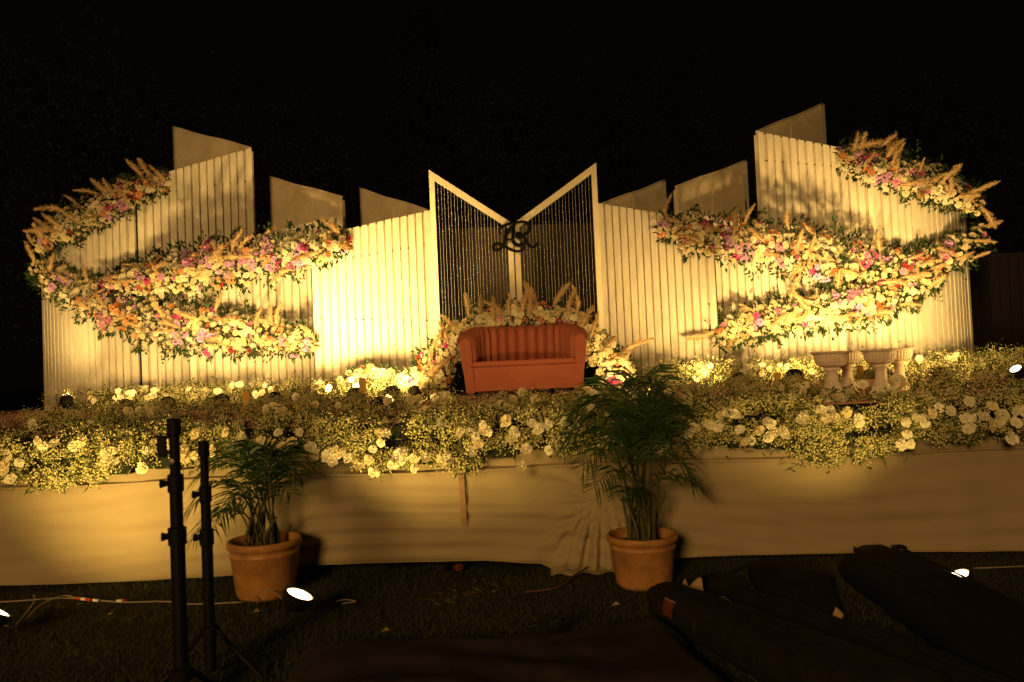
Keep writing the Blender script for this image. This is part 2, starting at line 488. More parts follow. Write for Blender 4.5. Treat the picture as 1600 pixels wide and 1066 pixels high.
def screen(label, path, ztop, seams, group, pitch=0.104, bw=0.082, proud=0.034, fin=None, fin_extra=None):
    """path: list of (x,y) world, from inner end to outer end; ztop(t), seams: list of z(t)"""
    pts, d = resample([(p[0], p[1], 0) for p in path], 0.1)
    L = d[-1]
    c = on_path(pts, d, L / 2)[0]
    t = thing('slatted_screen', label, 'screen', (c.x, c.y, DECK), group)
    def nrm(tan):
        nn = Vector((tan.y, -tan.x, 0)).normalized()
        return nn if nn.y < 0 else -nn
    ns = max(2, int(L / 0.08))
    levels = [lambda q: DECK + 0.002] + seams + [ztop]
    for k in range(len(levels) - 1):
        mb = MB()
        gap = 0.009
        for i in range(ns):
            s0, s1 = L * i / ns, L * (i + 1) / ns
            (a, ta), (b, tb_) = on_path(pts, d, s0 + 1e-6), on_path(pts, d, s1 - 1e-6)
            na, nb = nrm(ta), nrm(tb_)
            q0, q1 = s0 / L, s1 / L
            za0, zb0 = levels[k](q0) + (gap if k else 0), levels[k](q1) + (gap if k else 0)
            za1, zb1 = levels[k + 1](q0) - gap, levels[k + 1](q1) - gap
            za1 = max(za0 + .004, min(za1, ztop(q0))); zb1 = max(zb0 + .004, min(zb1, ztop(q1)))
            A = [Vector((p.x, p.y, 0)) for p in (a, b, b - nb * .018, a - na * .018)]
            zs0 = [za0, zb0, zb0, za0]; zs1 = [za1, zb1, zb1, za1]
            mb.hexa([v + Vector((0, 0, z)) for v, z in zip(A, zs0)], [v + Vector((0, 0, z)) for v, z in zip(A, zs1)])
        mb.obj('backing_board', M_board, t)
    nsl = int(L / pitch)
    pt = L / nsl
    for i in range(nsl):
        s0 = pt * i + (pt - bw) / 2 + random.uniform(-.003, .003); s1 = s0 + bw + random.uniform(-.002, .002)
        if i == 0: s0, s1 = 0.0, bw
        if i == nsl - 1: s0, s1 = L - bw, L
        (a, ta), (b, tb_) = on_path(pts, d, s0), on_path(pts, d, s1)
        nn = nrm((b - a).normalized())
        dz = random.uniform(-.002, .003)
        pr = proud + random.uniform(-.002, .003)
        off = nn * 0.001
        A = [a + off, b + off, b + nn * pr, a + nn * pr]
        z0, z1 = ztop(s0 / L) + .006 + dz, ztop(s1 / L) + .006 + dz
        mb = MB()
        mb.hexa([Vector((v.x, v.y, DECK + .003)) for v in A], [Vector((v.x, v.y, z)) for v, z in zip(A, (z0, z1, z1, z0))])
        mb.obj('slat', M_slat, t)
    # end stile and back rails
    for s in (0.012, L - .012):
        a, ta = on_path(pts, d, s)
        nn = nrm(ta)
        mb = MB()
        cpt = a - nn * .045
        h = ztop(s / L) - DECK - .03
        mb.box((cpt.x, cpt.y, DECK + h / 2), (.024, .05, h), Matrix.Rotation(math.atan2(ta.y, ta.x), 3, 'Z'))
        mb.obj('stile', M_edge, t)
    if fin:
        (a, za), (b, zb) = fin                # inner/front edge and outer/back edge (Vectors) with tops
        a = Vector((a[0], a[1], 0)); b = Vector((b[0], b[1], 0))
        tn = (b - a).normalized(); nn = Vector((tn.y, -tn.x, 0))
        if nn.y > 0: nn = -nn
        mb = MB()
        def ff(u, v):
            p = a.lerp(b, u)
            zt = za + (zb - za) * u + 0.012 * math.sin(u * 7) * math.sin(math.pi * u)
            z = DECK + .01 + (zt - DECK - .01) * v
            wob = 0.02 * math.sin(u * 4 + v * 6) * math.sin(math.pi * u) + 0.008 * math.sin(u * 13 + v * 9) * math.sin(math.pi * u)
            q = p + nn * wob
            return (q.x, q.y, z)
        mb.grid(ff, 24, 24)
        fo = mb.obj('canvas_back', M_fin, t, smooth=True)
        sd = fo.modifiers.new('thick', 'SOLIDIFY'); sd.thickness = 0.006
        mb = MB()
        for p, z in ((a.lerp(b, .012), za), (b.lerp(a, .012), zb)):
            q = p - nn * .025
            mb.box((q.x, q.y, (DECK + z) / 2 - .02), (.035, .035, z - DECK - .05), Matrix.Rotation(math.atan2(tn.y, tn.x), 3, 'Z'))
        mb.obj('canvas_stretcher', M_fin, t)
        mb = MB()                               # stiffened top hem
        mb.tube([Vector(ff(u, 1)) for u in np.linspace(0, 1, 12)], 0.012, 6)
        mb.obj('canvas_hem', M_fin, fo, smooth=True)
        mb = MB()                               # cloth tape folded round the outer edge
        mb.grid(lambda u, v: tuple(Vector(ff(.93 + .065 * u, .01 + .985 * v)) + nn * .006), 3, 20)
        mb.obj('edge_tape', M_slat, fo, smooth=True)
        mb = MB()                               # seam where two widths of canvas meet
        mb.tube([Vector(ff(.46, v)) + nn * .005 for v in np.linspace(0, 1, 14)], .006, 5)
        mb.obj('canvas_seam', M_fin, fo, smooth=True)
        if fin_extra:                           # torn patch near the inner edge
            mb = MB()
            u0, v0 = fin_extra
            p0 = [Vector(ff(u0 + du, v0 + dv)) + nn * .012 for du, dv in ((0, -.035), (.022, -.02), (.018, .008), (.006, .034), (-.004, .012))]
            mb.add(p0, [(0, 1, 2, 3, 4)])
            mb.obj('torn_hole', M_edge, fo)
    return t

def lin(z0, z1):
    return lambda q: z0 + (z1 - z0) * q

def zpx(px, py, Y):
    return P(px, py, Y).z

GS = 'slatted white screens of the backdrop'
# --- left side
def flat(inner, outer, top_i, top_o, seam_px, Yi, Yo):
    a = P(*inner, Yi); b = P(*outer, Yo)
    zt = lin(zpx(*top_i, Yi), zpx(*top_o, Yo))
    ss = [lin(zpx(*s[0], Yi), zpx(*s[1], Yo)) for s in seam_px]
    return [(a.x, a.y), (b.x, b.y)], zt, ss

def curved(inner, outer, top_i, top_o, seam_px, Yi, Yo):
    a = P(*inner, Yi); b = P(*outer, Yo)
    path = [(a.x + (b.x - a.x) * u, Yi + (Yo - Yi) * u ** 2.3) for u in np.linspace(0, 1, 14)]
    zt = lin(zpx(*top_i, Yi), zpx(*top_o, Yo))
    ss = [lin(zpx(*s[0], Yi), zpx(*s[1], Yo)) for s in seam_px]
    return path, zt, ss

YA_i, YA_o, YB_i, YB_o, YC_i, YC_o, YD_i, YD_o = 11.1, 10.45, 11.4, 10.98, 11.8, 11.32, 11.3, 12.0
def finpt(a_px, Ya, b_px, Yb):
    a = P(*a_px, Ya); b = P(*b_px, Yb)
    return ((a.x, a.y), a.z), ((b.x, b.y), b.z)

p, zt, ss = flat((675, 430), (490, 510), (667, 330), (490, 372), [((680, 501), (490, 498)), ((667, 381), (548, 369))], YA_i, YA_o)
ss[1] = lin(ss[1](0), ss[1](0) + (zt(1) - zt(0)) * .75)
screen('brightly lit low white slatted screen directly left of the bead curtain', p, zt, ss, GS, fin=finpt((667, 328), YA_i + .06, (562, 294), 12.2))
p, zt, ss = flat((536, 345), (298, 560), (536, 337), (298, 395), [((536, 497), (298, 500))], YB_i, YB_o)
screen('white slatted screen left of the brightest one, crossed by the two left flower garlands', p, zt, ss, GS, fin=finpt((535, 308), YB_i + .06, (421, 276), 12.5), fin_extra=(0.07, 0.84))
p, zt, ss = flat((395, 300), (217, 400), (392, 233), (217, 284), [((397, 400), (217, 403)), ((394, 285), (217, 277))], YC_i, YC_o)
ss[1] = lin(zt(0) - .47, zt(1) - .2)
screen('tallest slatted screen on the left, dimly lit, with brown canvas rising behind it', p, zt, ss, GS, fin=finpt((392, 231), YC_i + .06, (270, 198), 13.0))
p, zt, ss = curved((213, 400), (70, 500), (213, 316), (68, 392), [((213, 521), (72, 529)), ((213, 403), (72, 415))], YD_i, YD_o)
screen('curved slatted end screen at the far left of the backdrop', p, zt, ss, GS)
# --- right side
p, zt, ss = flat((938, 400), (1120, 480), (935, 319), (1110, 347), [((948, 488), (1118, 474)), ((945, 370), (1110, 352))], YA_i, YA_o)
ss[1] = lin(zt(0) - .42, zt(1) - .22)
screen('low white slatted screen directly right of the bead curtain', p, zt, ss, GS, fin=finpt((937, 320), YA_i + .06, (1040, 281), 12.2))
p, zt, ss = flat((1062, 345), (1321, 530), (1058, 330), (1321, 385), [((1062, 480), (1321, 468))], YB_i, YB_o)
screen('white slatted screen right of the low one, upper half under a wide flower garland', p, zt, ss, GS, fin=finpt((1055, 292), YB_i + .06, (1167, 250), 12.5), fin_extra=(0.93, 0.8))
p, zt, ss = flat((1187, 270), (1367, 330), (1180, 207), (1367, 242), [((1195, 380), (1367, 358)), ((1180, 255), (1367, 270))], YC_i, YC_o)
ss[1] = lin(zt(0) - .42, zt(1) - .2)
screen('tallest slatted screen of all, on the right, with canvas peak behind it', p, zt, ss, GS, fin=finpt((1181, 206), YC_i + .06, (1288, 161), 13.0))
p, zt, ss = curved((1370, 400), (1515, 500), (1370, 246), (1500, 330), [((1370, 478), (1515, 474)), ((1370, 358), (1490, 363))], YD_i, YD_o)
screen('curved slatted end screen at the far right behind the stone urns', p, zt, ss, GS)

# ================================================================== CENTRE FRAME WITH BEADS
YFR = 11.05
def frame_half(label, outer_top, outer_bot, inner_top, inner_bot, side):
    ot, ob, it, ib = [P(*q, YFR) for q in (outer_top, outer_bot, inner_top, inner_bot)]
    xo = ob.x; xi = ib.x
    xo = (ot.x + ob.x) / 2; xi = (it.x + ib.x) / 2
    t = thing('bead_frame', label, 'frame', ((xo + xi) / 2, YFR, DECK), 'cream frames with bead strings')
    pw = 0.075
    def col(x, zt0, zt1):
        mb = MB()
        x0, x1 = x, x + pw * side             # post grows from outer face towards the inside
        lo, hi = min(x0, x1), max(x0, x1)
        zl, zh = (zt0, zt1) if x0 < x1 else (zt1, zt0)
        mb.hexa([(lo, YFR, DECK), (hi, YFR, DECK), (hi, YFR + .06, DECK), (lo, YFR + .06, DECK)],
                [(lo, YFR, zl), (hi, YFR, zh), (hi, YFR + .06, zh), (lo, YFR + .06, zl)])
        mb.obj('post', M_frame, t, bevel=.003)
    slope = (it.z - ot.z) / (xi - xo)         # signed
    col(xo, ot.z - .003, ot.z + slope * pw * side - .003)
    xin = xi - pw * side
    col(xin, ot.z + slope * (xin - xo) - .003 - .0, it.z - .003)
    # sloped rail sits proud between the posts' faces
    th = 0.105
    mb = MB()
    A = [(xo, ot.z), (xi, it.z)]
    yy0, yy1 = YFR - .004, YFR + .056
    mb.hexa([(A[0][0], yy0, A[0][1] - th), (A[1][0], yy0, A[1][1] - th), (A[1][0], yy1, A[1][1] - th), (A[0][0], yy1, A[0][1] - th)],
            [(A[0][0], yy0, A[0][1]), (A[1][0], yy0, A[1][1]), (A[1][0], yy1, A[1][1]), (A[0][0], yy1, A[0][1])])
    mb.obj('sloped_rail', M_frame, t, bevel=.003)
    # bead strings
    x0, x1 = xo + (pw + .02) * side, xin - .02 * side
    nst = 21
    for k in range(nst):
        x = x0 + (x1 - x0) * (k + .5) / nst + random.uniform(-.006, .006)
        zt_ = ot.z + slope * (x - xo) - th + .01
        y = YFR + .03
        lean = random.uniform(-.008, .008)
        nb = int((zt_ - DECK - .3) / 0.013)
        zz = zt_ - np.arange(nb) * 0.013
        C = np.stack([x + lean * (np.arange(nb) / nb) + .0015 * np.sin(np.arange(nb) * .3), np.full(nb, y), zz], 1)
        rr = np.where(rng.random(nb) < .03, .0085, .0052) * rng.uniform(.8, 1.15, nb)
        V, F = octas(C, rr)
        link('bead_string', npmesh('bead_string', V, F, M_bead), t)
    return t
frame_half('left half of the cream M shaped frame, strung with bead strings', (667, 265), (683, 530), (801, 349), (806, 480), 1)
frame_half('right half of the cream M shaped frame, strung with bead strings', (931, 254), (945, 530), (803, 349), (808, 480), -1)
# dark screen behind the strings
a = P(676, 359, 12.6); b = P(935, 353, 12.6)
scr = MB(); scr.box(((a.x + b.x) / 2, 12.6, (DECK + a.z) / 2), (b.x - a.x + 1.0, .04, a.z - DECK))
tag(scr.obj('dark_screen', M_screen), 'plain dark brown screen standing behind the bead strings', 'screen')

# monogram
mono = thing('monogram', 'black interlaced script letters L R hung where the cream frames meet', 'letters', tuple(P(805, 370, YFR - .09)))
def stroke(pts, r, name):
    # catmull-rom through photograph points of the lettering
    q = [P(745 + x / 13.325, 330 + y / 13.325, YFR - .09) for x, y in pts]
    out = []
    for i in range(len(q) - 1):
        p0, p1, p2, p3 = q[max(i - 1, 0)], q[i], q[i + 1], q[min(i + 2, len(q) - 1)]
        for s_ in np.linspace(0, 1, 7)[:-1]:
            s_ = float(s_)
            out.append(0.5 * ((2 * p1) + (-p0 + p2) * s_ + (2 * p0 - 5 * p1 + 4 * p2 - p3) * s_ ** 2 + (-p0 + 3 * p1 - 3 * p2 + p3) * s_ ** 3))
    out.append(q[-1])
    nn = len(out)
    rad = [r * (0.55 + 0.45 * math.sin(math.pi * min(1, max(0, i / (nn - 1)))) ** .5) for i in range(nn)]
    mb = MB(); mb.tube(out, rad, 8)
    return mb
l1 = stroke([(500, 480), (470, 420), (500, 350), (570, 300), (660, 268), (760, 250), (790, 290), (720, 330), (650, 410), (610, 500), (590, 590), (560, 670), (510, 760), (430, 815), (365, 800), (345, 740), (390, 685), (460, 680), (540, 715), (640, 765), (740, 812), (850, 838), (930, 815), (980, 760), (1000, 720)], .024, 'l')
l1.obj('letter', M_black, mono, smooth=True)
r1 = stroke([(610, 300), (600, 400), (600, 520), (590, 620)], .016, 'l2')
r1.obj('letter', M_black, mono, smooth=True)
r2 = stroke([(790, 250), (770, 360), (755, 480), (748, 580), (775, 660), (840, 705), (910, 705), (980, 670), (1010, 620)], .026, 'r')
r2.obj('letter', M_black, mono, smooth=True)
r3 = stroke([(790, 250), (880, 228), (980, 225), (1070, 265), (1105, 340), (1080, 420), (1010, 480), (930, 520), (870, 545), (835, 510), (850, 470), (895, 462), (930, 495), (985, 545), (1030, 620), (1080, 700), (1150, 745), (1225, 720), (1262, 660)], .026, 'r')
r3.obj('letter', M_black, mono, smooth=True)
r4 = stroke([(600, 600), (660, 590), (745, 575), (835, 512)], .012, 'x')
r4.obj('letter', M_black, mono, smooth=True)

# ================================================================== SOFA
SC = P(819, 600, 9.95)
SX, SY = SC.x, 9.95
sofa = thing('sofa', 'terracotta velvet two seat sofa with channel tufted back', 'sofa', (SX, SY, DECK))
HW, DP = 0.75, 0.80
yfr = SY - DP / 2
# plan path of the tub back (inner line), from left arm front to right arm front
pth = []
for a_ in np.linspace(180, 0, 41):
    c_, s_ = math.cos(math.radians(a_)), math.sin(math.radians(a_))
    pth.append((math.copysign(abs(c_) ** .72, c_) * (HW - .06), yfr + .03 + (DP - .15) * s_ ** .8))
pp, dd = resample([(x + SX, y, 0) for x, y in pth], .1)
LT = dd[-1]
def topz(s):
    e = min(s, LT - s)
    k = max(0, min(1, e / 0.55))
    drop = max(0, 1 - e / .16)
    return DECK + .79 - .07 * drop * drop + .09 * (3 * k * k - 2 * k ** 3)
def taper(v):
    k = max(0, min(1, (v[2] - DECK - .1) / .55)); k = k * k * (3 - 2 * k)
    return (SX + (v[0] - SX) * (.93 + .07 * k), v[1], v[2])
def inward(tan):
    return Vector((tan.y, -tan.x, 0))
nch = 17
SEAT = 0.43
for c_ in range(nch):
    s0, s1 = LT * c_ / nch, LT * (c_ + 1) / nch
    mb = MB()
    def chf(u, v):
        s = s0 + (s1 - s0) * u
        p_, tn = on_path(pp, dd, s)
        nn = inward(tn)
        puff = math.sin(math.pi * min(1, max(0, u))) ** .6 * .055
        zt_ = topz(s)
        z0 = DECK + .30
        if v < .75:
            z = z0 + (zt_ - .06 - z0) * v / .75
            off = .06 + puff + .01 * math.sin(v * 3)
        else:
            a_ = (v - .75) / .25 * math.pi
            z = zt_ - .06 + .06 * math.sin(a_) + puff * .4 * math.sin(a_)
            off = (.06 + puff) * math.cos(a_)
        q = p_ + nn * off
        return taper((q.x, q.y, z))
    mb.grid(chf, 8, 26)
    mb.obj('back_channel', M_velvet, sofa, smooth=True)
# outer shell
mb = MB()
def shf(u, v):
    s = LT * u
    p_, tn = on_path(pp, dd, s)
    q = p_ - inward(tn) * (.062 + .004 * math.sin(v * 3))
    return taper((q.x, q.y, DECK + .06 + (topz(s) - .05 - DECK - .06) * v))
mb.grid(shf, 60, 6)
mb.obj('back_shell', M_velvet, sofa, smooth=True)
# rounded arm fronts
for sgn in (-1, 1):
    mb = MB()
    x = SX + sgn * (HW - .06)
    zt_ = topz(0)
    prof = [(-.05, DECK + .095), (.03, DECK + .095), (.05, DECK + .45), (.055, zt_ - .08), (.04, zt_ - .03), (.015, zt_ - .005), (-.015, zt_ - .006), (-.042, zt_ - .03), (-.058, zt_ - .08)]
    prof = [(a_, z - .0) for a_, z in prof]
    prof = [prof[0], prof[1]] + [(a_, z) for a_, z in ((.034, DECK + .3), (.045, DECK + .45))] + prof[3:] + [(-.056, DECK + .45), (-.052, DECK + .3)]
    fr = [taper((x - sgn * a_, yfr + .0, z)) for a_, z in prof]
    bk = [taper((x - sgn * a_, yfr + .06, z)) for a_, z in prof]
    nn_ = len(prof)
    mb.add(fr + bk, [tuple(range(nn_)), tuple(range(nn_, 2 * nn_))[::-1]] + [(i, (i + 1) % nn_, nn_ + (i + 1) % nn_, nn_ + i) for i in range(nn_)])
    mb.obj('arm_front', M_velvet, sofa, bevel=.015)
def tub(off, z0, z1, yf, k):
    ps = []
    for q in np.linspace(0, LT, 40):
        p_, tn = on_path(pp, dd, float(q))
        v_ = p_ + inward(tn) * off
        ps.append((SX + (v_.x - SX) * k, v_.y))
    ps = [(ps[0][0], yf)] + ps + [(ps[-1][0], yf)]
    n_ = len(ps)
    mb = MB()
    mb.add([(x, y, z0) for x, y in ps] + [(x, y, z1) for x, y in ps], [tuple(range(n_)), tuple(range(n_, 2 * n_))[::-1]] + [(i, (i + 1) % n_, n_ + (i + 1) % n_, n_ + i) for i in range(n_)])
    return mb
tub(.0, DECK + .095, DECK + .385, yfr + .022, .93).obj('base', M_velvet, sofa, bevel=.012)
tub(.045, DECK + .39, DECK + .452, yfr - .012, .955).obj('seat_cushion', M_velvet, sofa, bevel=.022)
mb = MB(); mb.tube([(SX - HW * .86, yfr - .012, DECK + .392), (SX + HW * .86, yfr - .012, DECK + .392)], .007, 6); mb.obj('piping', M_velvet, sofa, smooth=True)
for sx in (-1, 1):
    for sy in (-1, 1):
        mb = MB(); mb.tube([(SX + sx * (.58 if sy < 0 else .36), SY + sy * (DP / 2 - .17), DECK), (SX + sx * (.58 if sy < 0 else .36), SY + sy * (DP / 2 - .17), DECK + .13)], [.016, .026], 10)
        mb.obj('leg', M_black, sofa)

# ================================================================== FLOWER MESHES (shared)
def rose_mesh(kind, seed, n_rings=3):
    rn = random.Random(seed)
    mb = MB()
    # cupped petals, unit radius, facing +Z
    rings = [(6, 1.0, 0.15, 0.75), (5, 0.72, 0.42, 0.62), (4, 0.42, 0.62, 0.5)]
    if kind == 'mum':
        rings = [(9, 1.0, 0.1, 0.5), (8, 0.75, 0.35, 0.45), (6, 0.45, 0.55, 0.4)]
    if kind == 'orchid':
        rings = [(5, 1.0, 0.12, 0.85), (3, 0.5, 0.35, 0.55)]
    for ri, (cnt, rad, lift, wid) in enumerate(rings):
        for k in range(cnt):
            a = 2 * math.pi * (k + .5 * ri) / cnt + rn.uniform(-.15, .15)
            c, s_ = math.cos(a), math.sin(a)
            def pt(r_, t_, z_):
                return (r_ * c - t_ * s_, r_ * s_ + t_ * c, z_)
            R = rad * rn.uniform(.88, 1.1); w_ = wid * rad * .62
            z = lift * rn.uniform(.85, 1.15)
            vs = [pt(.05, 0, z - .35), pt(R * .5, -w_, z - .06), pt(R * .5, w_, z - .06), pt(R, -w_ * .75, z + .05), pt(R, w_ * .75, z + .05), pt(R * 1.06, 0, z - .02)]
            mb.add(vs, [(0, 1, 2), (1, 3, 4, 2), (3, 5, 4)])
    mb.lathe([(.0, .78), (.2, .7), (.27, .45), (.2, .2)], 6)
    return mb

FM = {}
for col_, m_ in FL.items():
    for kind in ('rose', 'mum', 'orchid'):
        FM[kind, col_] = [rose_mesh(kind, hash((kind, j)) % 1000 if False else 17 * j + len(kind)).mesh('blossom', m_, smooth=True) for j in range(2)]

def plume_mesh(seed, bend=0.2):
    rr = np.random.default_rng(seed)
    n = 190
    t = rr.random(n) ** .8
    ax = np.stack([bend * t ** 2, np.zeros(n), t], 1)
    env = 0.15 * np.sin(np.pi * np.clip(t * .93 + .05, 0, 1)) ** .7 + .012
    ang = rr.uniform(0, 2 * np.pi, n)
    rad = np.stack([np.cos(ang), np.sin(ang), np.zeros(n)], 1)
    A = ax + rad * env[:, None] * .15
    B = ax + rad * env[:, None] * rr.uniform(.7, 1.15, n)[:, None] + np.array([bend * .12, 0, .13])[None] * rr.uniform(.6, 1.3, n)[:, None]
    s = norm(np.cross(B - A, rand_dirs(n))) * 0.016
    V = np.stack([A - s, B, A + s], 1).reshape(-1, 3)
    F = np.arange(3 * n).reshape(-1, 3)
    # core spindle
    mb = MB()
    ts = np.linspace(0, 1, 7)
    mb.tube([(bend * q * q, 0, q) for q in ts], [max(.004, .055 * math.sin(math.pi * min(1, q * .9 + .06)) ** .8) for q in ts], 6)
    mb.tube([(0, 0, -.45), (0, 0, 0)], .008, 4)
    Vc = np.array(mb.v); Fc = []
    for f in mb.f:
        for i in range(1, len(f) - 1): Fc.append((f[0], f[i], f[i + 1]))
    V, F = join([(V, F), (Vc, np.array(Fc))])
    return npmesh('pampas_plume', V, F, M_plume)
PLM = [plume_mesh(k, b_) for k, b_ in enumerate((.08, .28, .45, -.2, .36))]

def place(me, name, loc, direction, scale, parent, spin=None):
    o = bpy.data.objects.new(name, me)
    COL.objects.link(o)
    o.parent = parent
    base = Vector((0, 0, 0)); q = parent
    while q is not None:
        base += q.location; q = q.parent
    o.location = Vector(loc) - base
    o.rotation_mode = 'QUATERNION'
    o.rotation_quaternion = Vector(direction).to_track_quat('Z', 'Y') @ Quaternion((0, 0, 1), random.uniform(0, 6.28) if spin is None else spin)
    o.scale = (scale, scale, scale) if not hasattr(scale, '__len__') else scale
    return o

# ================================================================== GARLANDS
def ywall(px):
    """depth of the backdrop's front at a photo column"""
    k = [(20, 11.95), (70, 11.85), (130, 11.4), (213, 11.25), (297, 11.25), (300, 10.93), (480, 11.2), (490, 10.42), (668, 11.0),
         (938, 11.0), (1112, 10.42), (1126, 11.2), (1318, 10.93), (1322, 11.2), (1370, 11.25), (1450, 11.4), (1510, 11.85), (1570, 11.95)]
    return float(np.interp(px, [a_ for a_, _ in k], [b_ for _, b_ in k]))

def ysm(px):
    return sum(min(ywall(px + d_ + e_) for e_ in (-24, -12, 0, 12, 24)) for d_ in (-36, -24, -12, 0, 12, 24, 36)) / 7 - .03

def sample_path(path, t):
    # path of (x, y, halfwidth); t in 0..1 by length
    seg = [math.hypot(b_[0] - a_[0], b_[1] - a_[1]) for a_, b_ in zip(path, path[1:])]
    tot = sum(seg); s_ = t * tot
    for i, L_ in enumerate(seg):
        if s_ <= L_ or i == len(seg) - 1:
            q = min(1, s_ / L_)
            a_, b_ = path[i], path[i + 1]
            tx, ty = (b_[0] - a_[0]) / L_, (b_[1] - a_[1]) / L_
            return a_[0] + (b_[0] - a_[0]) * q, a_[1] + (b_[1] - a_[1]) * q, (a_[2] + (b_[2] - a_[2]) * q) * .76, tx, ty
        s_ -= L_

PAL_MIX = [('cream', .42), ('white', .24), ('peach', .08), ('pink', .085), ('lilac', .085), ('magenta', .032), ('red', .018), ('rust', .03)]
PAL_CREAM = [('cream', .52), ('white', .30), ('peach', .05), ('pink', .02), ('magenta', .03), ('red', .06), ('rust', .02)]
def pick(pal):
    r_ = random.random() * sum(w_ for _, w_ in pal)
    for c_, w_ in pal:
        r_ -= w_
        if r_ <= 0: return c_
    return pal[0][0]

def garland(name, label, cat, path, yfun, nf, npl, nleaf, pal=PAL_MIX, bulge=.26, fsize=(.026, .056), group=None, plume_dir=None, mind=6.5, nspr=14, extra=400, plume_len=(.20, .34), leaf_out=1.28):
    m0 = sample_path(path, .5)
    yc = yfun(m0[0])
    t = thing(name, label, cat, tuple(P(m0[0], m0[1], yc - .05)), group)
    # colour clusters
    centres = []
    for _ in range(int(18 + nf / 4)):
        x, y, h, tx, ty = sample_path(path, random.random())
        o_ = random.uniform(-1, 1) * h
        centres.append((x - ty * o_, y + tx * o_, pick(pal)))
    def spot_at(tt, off):
        x, y, h, tx, ty = sample_path(path, tt)
        # soft irregular outline
        hh = h * (1 + .16 * math.sin(tt * 37 + x * .05) + .1 * math.sin(tt * 91))
        px_, py_ = x - ty * off * hh, y + tx * off * hh
        b_ = bulge * math.sqrt(max(0, 1 - min(1, abs(off)) ** 2)) + .05
        return px_, py_, b_, tx, ty
    placed = []
    tries = 0
    while len(placed) < nf and tries < nf * 25:
        tries += 1
        tt = random.random(); off = random.uniform(-1, 1)
        px_, py_, b_, tx, ty = spot_at(tt, off)
        if any((px_ - q[0]) ** 2 + (py_ - q[1]) ** 2 < mind * mind for q in placed):
            continue
        placed.append((px_, py_))
        best = min(centres, key=lambda c_: (c_[0] - px_) ** 2 + (c_[1] - py_) ** 2)
        col_ = best[2] if random.random() < .6 else pick(pal)
        kind = 'rose' if col_ in ('cream', 'white', 'peach') and random.random() < .6 else ('orchid' if col_ in ('pink', 'lilac', 'magenta') and random.random() < .7 else 'mum')
        sc_ = random.uniform(*fsize) * (1.15 if kind == 'orchid' else 1.0) * (.85 if col_ in ('red', 'rust') else 1)
        Y = yfun(px_)
        loc = P(px_, py_, Y - b_ + random.uniform(-.03, .05))
        nx, ny = -ty * off, tx * off
        d_ = Vector((nx * .9 + random.uniform(-.5, .5), -1.0, -ny * .9 + random.uniform(-.45, .55)))
        place(random.choice(FM[kind, col_]), 'blossom', loc, d_, sc_, t)
    for k in range(npl):
        tt = (k + random.random()) / npl; off = random.uniform(-.95, .95)
        px_, py_, b_, tx, ty = spot_at(tt, off)
        Y = yfun(px_)
        loc = P(px_, py_, Y - b_ + random.uniform(-.02, .04))
        dd_ = plume_dir(tt, off, tx, ty) if plume_dir else Vector((tx * random.choice((-1, 1)), -.35, -ty + random.uniform(-.4, .8)))
        L_ = random.uniform(*plume_len)
        place(random.choice(PLM), 'pampas_plume', loc, dd_, (L_ * random.uniform(1.0, 1.5), L_ * random.uniform(1.0, 1.5), L_), t)
    # foliage
    C = np.zeros((nleaf, 3)); D = np.zeros((nleaf, 3))
    for i in range(nleaf):
        off = random.uniform(-leaf_out, leaf_out)
        px_, py_, b_, tx, ty = spot_at(random.random(), off)
        C[i] = P(px_, py_, yfun(px_) - max(.01, b_ * random.uniform(.35, 1.08) - .02))
        D[i] = (-ty * off * .9 + random.gauss(0, .6), random.gauss(-.45, .5), -tx * off * .9 + random.gauss(0, .6))
    V1 = leaves(C, norm(D), rng.uniform(.05, .11, nleaf), rng.uniform(.024, .048, nleaf))
    parts = [V1]
    # trailing sprigs of small leaves along the lower edge
    for _ in range(nspr):
        tt = random.random()
        x, y, h, tx, ty = sample_path(path, tt)
        sgn = 1 if tx >= 0 else -1
        off = sgn * random.uniform(.8, 1.0)
        if random.random() < .25: off = -off
        px_, py_, b_, _, _ = spot_at(tt, off)
        p_ = P(px_, py_, yfun(px_) - .1)
        dn = Vector((random.uniform(-.6, .6), random.uniform(-.3, 0), -1 if off * sgn > 0 else 1)).normalized()
        ln = random.uniform(.12, .26); kk = random.randint(9, 15)
        cc = np.array([p_ + dn * ln * j / kk + Vector((random.gauss(0, .02), random.gauss(0, .02), random.gauss(0, .012))) for j in range(kk)])
        parts.append(leaves(cc, norm(rand_dirs(kk) + np.array(dn)[None] * .8), rng.uniform(.04, .065, kk), rng.uniform(.02, .032, kk)))
        parts.append(stems(np.array([p_]), np.array([p_ + dn * ln]), .004))
    V, F = join(parts)
    stuff(link('foliage', npmesh('foliage', V, F, M_leaf), t))
    # tiny filler blossoms
    if extra:
        C = np.zeros((extra, 3))
        for i in range(extra):
            px_, py_, b_, tx, ty = spot_at(random.random(), random.uniform(-1.02, 1.02))
            C[i] = P(px_, py_, yfun(px_) - b_ + random.uniform(-.04, .06))
        V, F = octas(C, rng.uniform(.008, .02, extra))
        stuff(link('filler_blossom', npmesh('filler_blossom', V, F, FL['cream']), t))
    return t

